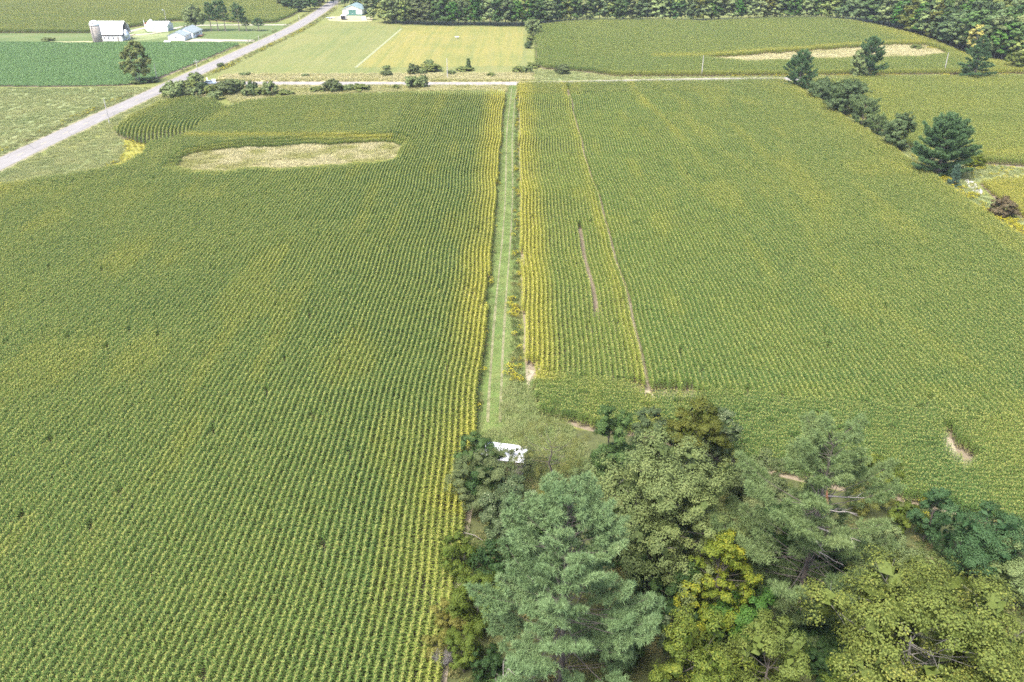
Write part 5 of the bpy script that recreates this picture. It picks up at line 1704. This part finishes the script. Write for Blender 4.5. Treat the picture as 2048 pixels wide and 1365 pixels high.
# grain bin on legs at the barn's east gable
gx, gy = G(252.5, 81)
gb = empty("grain_bin", (gx + 0.9, gy - 1.0, 0))
tag(gb, "small galvanised hopper bin standing against the barn gable", "grain bin")
mb = MB(); mb.lathe([(0.25, 0.9), (1.35, 2.1), (1.35, 4.3)], n=20); mb.build("bin_body", M['galv'], gb, True)
mb = MB(); mb.lathe([(1.42, 4.28), (0.25, 5.3), (0.02, 5.35)], n=20); mb.build("bin_roof", M['whiteroof'], gb, True)
for a in (0.8, 2.4, 3.9, 5.5):
    mb = MB(); mb.tube([(1.25 * math.cos(a), 1.25 * math.sin(a), -0.05), (1.25 * math.cos(a), 1.25 * math.sin(a), 2.2)], 0.07, 6); mb.build("leg", M['galv'], gb)

rx_, ry_ = G(262, 77)
el = empty("hay_elevator", (rx_, ry_, 0), 0.35)
tag(el, "red hay elevator slanting up beside the grain bin", "farm machine")
mb = MB(); mb.box(-2.6, 2.6, -0.25, 0.25, 0, 0.2)
ob = mb.build("conveyor", M['red'], el); ob.location = (0, 0, 1.1); ob.rotation_euler = (0, -0.22, 0)
mb = MB(); mb.box(0.4, 0.55, -0.5, 0.5, 0.3, 1.3); mb.build("frame", M['greywood'], el)
for s in (-0.6, 0.6):
    mb = MB(); mb.tube([(0.5, s - 0.08, 0.35), (0.5, s + 0.08, 0.35)], 0.35, 14); mb.build("wheel", M['rubber'], el)

# machine shed
mx, my = G(336, 63.3)
ms = empty("machine_shed", (mx, my, 0))
tag(ms, "white metal machine shed with two sliding doors behind the farmhouse", "shed")
L2, W2 = 11.6, 8.5
mb = MB(); mb.prism([(0, 0), (W2, 0), (W2, 3.0), (W2 / 2, 4.6), (0, 3.0)], 'x', -L2, 0); mb.build("wall", M['white'], ms)
rr = empty("roof", (0, 0, 0)); rr.parent = ms
for (a, b) in (((-0.25, 2.93), (W2 / 2, 4.68)), ((W2 + 0.25, 2.93), (W2 / 2, 4.68))):
    for j in range(4):
        xa, xb = -L2 - 0.2 + (L2 + 0.4) * j / 4 + 0.01, -L2 - 0.2 + (L2 + 0.4) * (j + 1) / 4 - 0.01
        mb = MB(); slab(mb, ((xa, *a), (xb, *a)), ((xa, *b), (xb, *b)), 0.08 + 0.012 * (j % 2)); mb.build("roof_sheet", M['whiteroof'], rr)
window(ms, -8.4, -7.4, 1.5, 2.0, 0.0)
window(ms, -5.6, -4.6, 1.5, 2.0, 0.0)
mb = MB(); mb.box(-7.0, -6.9, -0.09, 0.0, 0, 3.0); mb.build("downpipe", M['galv'], ms)
for y0 in (1.2, 4.6):
    mb = MB(); mb.box(0.0, 0.06, y0, y0 + 2.7, 0.05, 2.9); d = mb.build("sliding_door", M['galv'], ms)
    mb = MB(); mb.box(0.06, 0.1, y0 + 0.1, y0 + 0.2, 1.0, 1.4); mb.build("handle", M['dark'], d)

# little silo and leg tower behind the machine shed
b2 = empty("feed_bin", (*G(304, 58), 0))
tag(b2, "small white cone-topped feed bin behind the machine shed", "grain bin")
mb = MB(); mb.lathe([(1.1, 0), (1.1, 3.6)], n=18); mb.build("bin_body", M['whiteroof'], b2, True)
mb = MB(); mb.lathe([(1.2, 3.58), (0.9, 4.4), (0.3, 5.0), (0.02, 5.05)], n=18); c_ = mb.build("bin_roof", M['whiteroof'], b2, True)
mb = MB(); mb.box(-0.35, 0.25, -1.16, -0.9, 3.7, 4.2); mb.build("hatch", M['dark'], c_)
au = empty("grain_auger", (*G(291, 60), 0))
tag(au, "rusty grain auger on a white post left of the feed bin", "farm machine")
mb = MB(); mb.tube([(0, 0, -0.05), (-0.1, 0, 5.2)], 0.14, 8); mb.build("post", M['white'], au)
mb = MB(); mb.tube([(0.1, 0, 3.2), (2.6, 0.6, 3.9)], 0.2, 8); mb.build("auger_tube", M['red'], au)

# farmhouse: attached garage in front, longer house behind, ridges running away from the road corner
hx, hy = G(337, 82)
hs = empty("farmhouse", (hx, hy, 0))
tag(hs, "white ranch farmhouse with grey-green roof and attached front garage", "house")
def gable_block(par, x0, x1, y0, y1, ze, zr, tag_):
    mb = MB(); mb.prism([(x0, 0), (x1, 0), (x1, ze), ((x0 + x1) / 2, zr - 0.06), (x0, ze)], 'y', y0, y1); mb.build("wall", M['white'], par)
    r = empty("roof", (0, 0, 0)); r.parent = par
    xm = (x0 + x1) / 2
    k = (zr - ze) / (xm - x0)
    for e in (x0 - 0.45, x1 + 0.45):
        mb = MB(); slab(mb, ((e, y0 - 0.35, ze - 0.45 * k), (e, y1 + 0.35, ze - 0.45 * k)), ((xm, y0 - 0.35, zr), (xm, y1 + 0.35, zr)), 0.12); mb.build("roof_slope", M['greyroof'], r)
        mb = MB(); mb.box(e - 0.06, e + 0.06, y0 - 0.36, y1 + 0.36, ze - 0.45 * k - 0.12, ze - 0.45 * k + 0.03); mb.build("gutter", M['white'], r)
    return r
gable_block(hs, 0, 8.3, 0, 8.5, 2.6, 4.2, "g")
r2 = gable_block(hs, 0.6, 9.8, 8.55, 22.5, 2.8, 4.9, "h")
mb = MB(); mb.box(4.3, 4.9, 14, 14.6, 4.4, 5.6); mb.build("chimney", M['greywood'], r2)
window(hs, 3.4, 4.6, 1.3, 1.8, 0.0)
for y0 in (10.0, 13.0, 16.5, 19.5):
    window(hs, y0, y0 + 1.2, 1.1, 2.2, 9.8, M['white'], 1, 'y')
mb = MB(); mb.box(9.8, 9.86, 15.0, 15.9, 0.1, 2.15); d = mb.build("door", M['greenmetal'], hs)
mb = MB(); mb.box(9.86, 9.92, 15.75, 15.82, 1.0, 1.12); mb.build("handle", M['galv'], d)
mb = MB(); mb.box(8.3, 8.36, 2.0, 6.6, 0.05, 2.2); mb.build("garage_door", M['cream'], hs)
dk = empty("deck", (0, 0, 0)); dk.parent = hs
for i in range(8):
    mb = MB(); mb.box(9.9, 12.4, 13.2 + i * 0.5, 13.66 + i * 0.5, 0.55, 0.62); mb.build("plank", M['deck'], dk)
for px_ in (10.0, 12.3):
    for py_ in (13.3, 17.0):
        mb = MB(); mb.box(px_, px_ + 0.1, py_, py_ + 0.1, 0, 1.4); mb.build("post", M['deck'], dk)
mb = MB(); mb.box(12.3, 12.38, 13.3, 17.1, 1.3, 1.4); mb.build("rail", M['deck'], dk)

# propane tank
tk = empty("propane_tank", (*G(335.5, 87.5), 0))
tag(tk, "white propane tank lying on the lawn before the garage", "propane tank")
mb = MB(); mb.tube([(-1.75, 0, 0.85), (-1.6, 0, 0.85), (-1.3, 0, 0.85), (1.3, 0, 0.85), (1.6, 0, 0.85), (1.75, 0, 0.85)], [0.12, 0.4, 0.55, 0.55, 0.4, 0.12], 18); mb.build("tank", M['white'], tk, True)
for x in (-1.0, 1.0):
    mb = MB(); mb.box(x - 0.12, x + 0.12, -0.4, 0.4, 0, 0.42); mb.build("foot", M['stone'], tk)

# pole building
px0, py0 = G(685.5, 32)
pb = empty("pole_building", (px0, py0, 0))
tag(pb, "cream and green pole building with a big green sliding door", "building")
WB, LB = 12.2, 18.0
mb = MB(); mb.prism([(0, 0.9), (WB, 0.9), (WB, 3.6), (WB / 2, 6.0), (0, 3.6)], 'y', 0, LB); mb.build("wall", M['cream'], pb)
mb = MB(); mb.box(-0.02, WB + 0.02, -0.02, LB + 0.02, 0, 0.9); mb.build("base_band", M['greenmetal'], pb)
rb = empty("roof", (0, 0, 0)); rb.parent = pb
for e in (-0.4, WB + 0.4):
    for j in range(6):
        ya, yb = -0.4 + (LB + 0.8) * j / 6 + 0.01, -0.4 + (LB + 0.8) * (j + 1) / 6 - 0.01
        mb = MB(); slab(mb, ((e, ya, 3.48), (e, yb, 3.48)), ((WB / 2, ya, 6.06), (WB / 2, yb, 6.06)), 0.1 + 0.012 * (j % 2)); mb.build("roof_sheet", M['greenroof'], rb)
for s in (0, 1):
    mb = MB(); mb.box(3.8 + s * 2.33, 6.1 + s * 2.33, -0.12, -0.03, 0.05, 3.4); d = mb.build("sliding_door", M['greenmetal'], pb)
    mb = MB(); mb.box(5.85 + s * 0.5, 5.95 + s * 0.5, -0.17, -0.12, 1.2, 1.6); mb.build("handle", M['white'], d)
mb = MB(); mb.box(1.6, 10.6, -0.16, -0.03, 3.42, 3.6); mb.build("door_rail", M['greenroof'], pb)
mb = MB(); mb.box(5.85, 6.35, -0.06, -0.005, 4.5, 5.0); mb.build("vent", M['white'], pb)


def wheel(par, x, y, r, w=0.2):
    o = MB(); o.tube([(x, y - w / 2, r), (x, y + w / 2, r)], r, 16)
    wh = o.build("wheel", M['rubber'], par)
    o = MB(); o.tube([(x, y - w / 2 - 0.01, r), (x, y + w / 2 + 0.01, r)], r * 0.55, 12)
    o.build("rim", M['galv'], wh)


tl = empty("flat_trailer", (*G(662, 38.5), 0), 0.05)
tag(tl, "low flat trailer parked left before the pole building", "trailer")
mb = MB(); mb.box(-3.0, 2.4, -1.0, 1.0, 0.7, 0.85); mb.build("bed", M['galv'], tl)
mb = MB(); mb.tube([(2.4, -0.8, 0.72), (4.2, 0, 0.6)], 0.06, 6); mb.tube([(2.4, 0.8, 0.72), (4.2, 0, 0.6)], 0.06, 6); mb.build("tongue", M['black'], tl)
for yy in (-1.1, 1.1):
    wheel(tl, -0.8, yy, 0.38); wheel(tl, 0.1, yy, 0.38)
tl = empty("box_trailer", (*G(688, 40), 0), 1.57)
tag(tl, "white open-ended box trailer with dark inside before the green door", "trailer")
mb = MB(); mb.box(-2.0, 2.0, -1.5, 1.5, 2.55, 2.7); mb.build("roof", M['white'], tl)
for yy in (-1.5, 1.4):
    mb = MB(); mb.box(-1.98, 1.98, yy, yy + 0.1, 0.6, 2.55); mb.build("side_panel", M['white'], tl)
mb = MB(); mb.box(-1.9, 1.95, -1.4, 1.4, 0.5, 0.62); mb.build("floor", M['dark'], tl)
mb = MB(); mb.box(-1.9, -1.85, -1.39, 1.39, 0.62, 2.54); mb.build("rear_opening_shade", M['dark'], tl)  # dark panel paints the trailer's inner shade across its open end
for yy in (-1.62, 1.62):
    wheel(tl, 0.0, yy, 0.38)
ct = empty("white_crate", (*G(729, 40), 0))
tag(ct, "white plastic crate tank standing right of the box trailer", "crate")
mb = MB(); mb.box(-1.3, 1.3, -0.9, 0.9, 0.12, 1.7); mb.build("body", M['white'], ct)
mb = MB(); mb.box(-1.35, 1.35, -0.95, 0.95, 0, 0.12); mb.build("pallet", M['greywood'], ct)
mb = MB(); mb.box(-1.35, 1.35, -0.95, 0.95, 1.7, 1.78); mb.build("lid", M['white'], ct)
tb = empty("white_feed_tub", (*G(914, 77.5), 0))
tag(tb, "small white tub alone in the yellow hay field", "tub")
mb = MB(); mb.lathe([(0.55, 0), (0.95, 0.9), (1.0, 0.95), (0.9, 0.95), (0.6, 0.4)], n=16); mb.build("tub", M['white'], tb, True)
mb = MB(); mb.lathe([(1.04, 0.86), (1.06, 0.98), (0.98, 0.98)], n=16); mb.build("rim", M['white'], tb)

# shed with a white metal roof hidden in the grove's edge
wx, wy = G(1012, 905, 2.6)
ws = empty("white_roofed_shed", (wx, wy, 0), -0.22)
tag(ws, "low shed with a bright white metal roof half hidden by trees", "shed")
mb = MB(); mb.box(-2.6, 2.3, -1.3, 1.2, 0, 2.35); mb.build("wall", M['greywood'], ws)
rr = empty("roof", (0, 0, 0)); rr.parent = ws
for j in range(6):
    xa, xb = -2.9 + 5.4 * j / 6 + 0.008, -2.9 + 5.4 * (j + 1) / 6 - 0.008
    mb = MB(); slab(mb, ((xa, -1.5, 2.4), (xb, -1.5, 2.4)), ((xa, 1.4, 2.8), (xb, 1.4, 2.8)), 0.05 + 0.01 * (j % 2)); mb.build("roof_sheet", M['whiteroof'], rr)
mb = MB(); mb.box(-0.5, 0.5, -1.36, -1.31, 0, 2.0); mb.build("door", M['deck'], ws)

# ---- utility poles
def utility_pole(base, h, label, arm=True, lean=0.0):
    x, y = G(*base)
    o = empty("utility_pole", (x, y, 0)); tag(o, label, "utility pole", "utility poles along the roads")
    o.rotation_euler = (0, lean, 0.3)
    mb = MB(); mb.tube([(0, 0, -0.2), (0, 0, h)], [0.17, 0.11], 8); mb.build("pole", M['pole'], o)
    if arm:
        mb = MB(); mb.box(-0.9, 0.9, -0.06, 0.06, h - 0.7, h - 0.56); a = mb.build("crossarm", M['pole'], o)
        for xx in (-0.8, 0.8):
            mb = MB(); mb.lathe([(0.05, h - 0.56), (0.07, h - 0.45), (0.03, h - 0.38)], (xx, 0), 8); mb.build("insulator", M['galv'], a)
    mb = MB(); mb.lathe([(0.05, h), (0.06, h + 0.12), (0.02, h + 0.2)], (0, 0), 8); mb.build("insulator", M['galv'], o)
utility_pole((219, 248), 7.6, "utility pole between the asphalt road and the curved corn rows", False)
utility_pole((314, 159), 5.8, "utility pole right of the poplar by the soybeans", False)
utility_pole((397, 152), 6.2, "utility pole at the road junction behind the shrubs")
utility_pole((520, 97), 5.6, "utility pole on the hay field side across from the farm drive", False)
utility_pole((600, 54), 6.0, "utility pole on the road verge beside the upper hay field", False)
utility_pole((675, 14), 6.5, "utility pole beside the road near the pole building", False)
utility_pole((895, 156), 7.4, "pale pole beside the lane below the hay field", False)
utility_pole((1403, 153), 7.9, "utility pole at the near edge of the far cornfield", False)
utility_pole((1888, 147), 8.0, "leaning utility pole near the layered pine", False, -0.02)
yl = empty("yard_light_pole", (*G(333, 47), 0)); tag(yl, "tall yard light pole behind the machine shed", "light pole")
mb = MB(); mb.tube([(0, 0, -0.2), (0, 0, 7.2)], [0.14, 0.08], 8); mb.build("pole", M['pole'], yl)
mb = MB(); mb.tube([(0, 0, 7.0), (-0.9, 0, 7.4)], 0.05, 6); mb.build("arm", M['galv'], yl)
mb = MB(); mb.lathe([(0.3, 7.22), (0.22, 7.4), (0.08, 7.55)], (-0.95, 0), 12); mb.build("lamp_head", M['galv'], yl)

# ---- mailboxes, signs, car
def mailbox(base, mat, label):
    o = empty("mailbox", (*G(*base), 0), 0.1); tag(o, label, "mailbox")
    mb = MB(); mb.box(-0.06, 0.06, -0.06, 0.06, -0.1, 1.05); mb.build("post", M['pole'], o)
    mb = MB(); mb.prism([(-0.16, 1.05), (0.16, 1.05), (0.16, 1.25), (0.1, 1.38), (-0.1, 1.38), (-0.16, 1.25)], 'y', -0.35, 0.35); bxm = mb.build("box", mat, o)
    mb = MB(); mb.box(0.165, 0.19, -0.1, 0.0, 1.2, 1.45); mb.build("flag", M['red'], bxm)
mailbox((497, 86), M['black'], "black mailbox at the farm drive")
mailbox((546, 62.5), M['black'], "black mailbox at the upper farm track on the west roadside")
mailbox((551, 75), M['black'], "black mailbox across the road from the farm")
mailbox((302, 164), M['teal'], "teal box on a post at the foot of the poplar")
sg = empty("road_marker", (*G(415, 164), 0)); tag(sg, "white marker post at the lane corner by the junction", "marker post")
mb = MB(); mb.box(-0.08, 0.08, -0.05, 0.05, -0.1, 1.5); mb.build("post", M['white'], sg)
mb = MB(); mb.box(-0.25, 0.25, -0.09, -0.055, 0.9, 1.6); mb.build("plate", M['white'], sg)
bxw = empty("utility_box", (*G(428, 164), 0)); tag(bxw, "low white utility box in the grass behind the parked car", "utility box")
mb = MB(); mb.box(-0.7, 0.7, -0.35, 0.35, 0, 0.9); mb.build("cabinet", M['white'], bxw)
mb = MB(); mb.box(-0.75, 0.75, -0.4, 0.4, 0.9, 0.97); mb.build("lid", M['whiteroof'], bxw)

car = empty("parked_car", (*G(420, 169.5), 0.07), 0.02)
tag(car, "silver blue car on the lane half hidden behind the shrubs", "car")
mb = MB()
mb.prism([(-2.25, 0.35), (2.25, 0.35), (2.3, 0.6), (2.15, 0.82), (1.1, 0.95), (-1.9, 0.98), (-2.25, 0.85)], 'y', -0.88, 0.88)
import bmesh
body = mb.build("body", M['carpaint'], car)
bmm = bmesh.new(); bmm.from_mesh(body.data); bmesh.ops.bevel(bmm, geom=bmm.edges[:], offset=0.07, segments=2, affect='EDGES'); bmm.to_mesh(body.data); bmm.free()
def frustum(x0, x1, X0, X1, w0, w1, z0, z1):
    V = [(x0, -w0, z0), (x1, -w0, z0), (x1, w0, z0), (x0, w0, z0), (X0, -w1, z1), (X1, -w1, z1), (X1, w1, z1), (X0, w1, z1)]
    return V, [(3, 2, 1, 0), (4, 5, 6, 7), (0, 1, 5, 4), (1, 2, 6, 5), (2, 3, 7, 6), (3, 0, 4, 7)]
mb = MB(); mb.add(*frustum(-1.75, 1.15, -1.2, 0.35, 0.8, 0.66, 0.95, 1.4)); mb.build("cabin_glass", M['glass'], car)
mb = MB(); mb.add(*frustum(-1.22, 0.37, -1.1, 0.25, 0.67, 0.6, 1.402, 1.45)); mb.build("roof", M['carpaint'], car)
for xx in (-1.4, 1.4):
    for yy in (-0.82, 0.82):
        wheel(car, xx, yy, 0.33)
for yy in (-0.6, 0.6):
    mb = MB(); mb.box(2.2, 2.32, yy - 0.18, yy + 0.18, 0.6, 0.74); mb.build("headlight", M['whiteroof'], car)
for yy in (-0.65, 0.65):
    mb = MB(); mb.box(-2.31, -2.2, yy - 0.15, yy + 0.15, 0.68, 0.82); mb.build("tail_light", M['red'], car)

# ------------------------------------------------------------------ summer haze
hz = MB(); hz.box(-460, 460, -90, 760, -1.0, 66.0)
hm, hnt, hout = new_mat("summer_haze")
pv = N(hnt, "ShaderNodeVolumePrincipled")
pv.inputs["Color"].default_value = (0.93, 0.96, 1.0, 1)
pv.inputs["Density"].default_value = 0.00011
pv.inputs["Anisotropy"].default_value = 0.3
hnt.links.new(pv.outputs[0], hout.inputs["Volume"])
ho = hz.build("haze", hm)
tag(ho, kind='stuff')
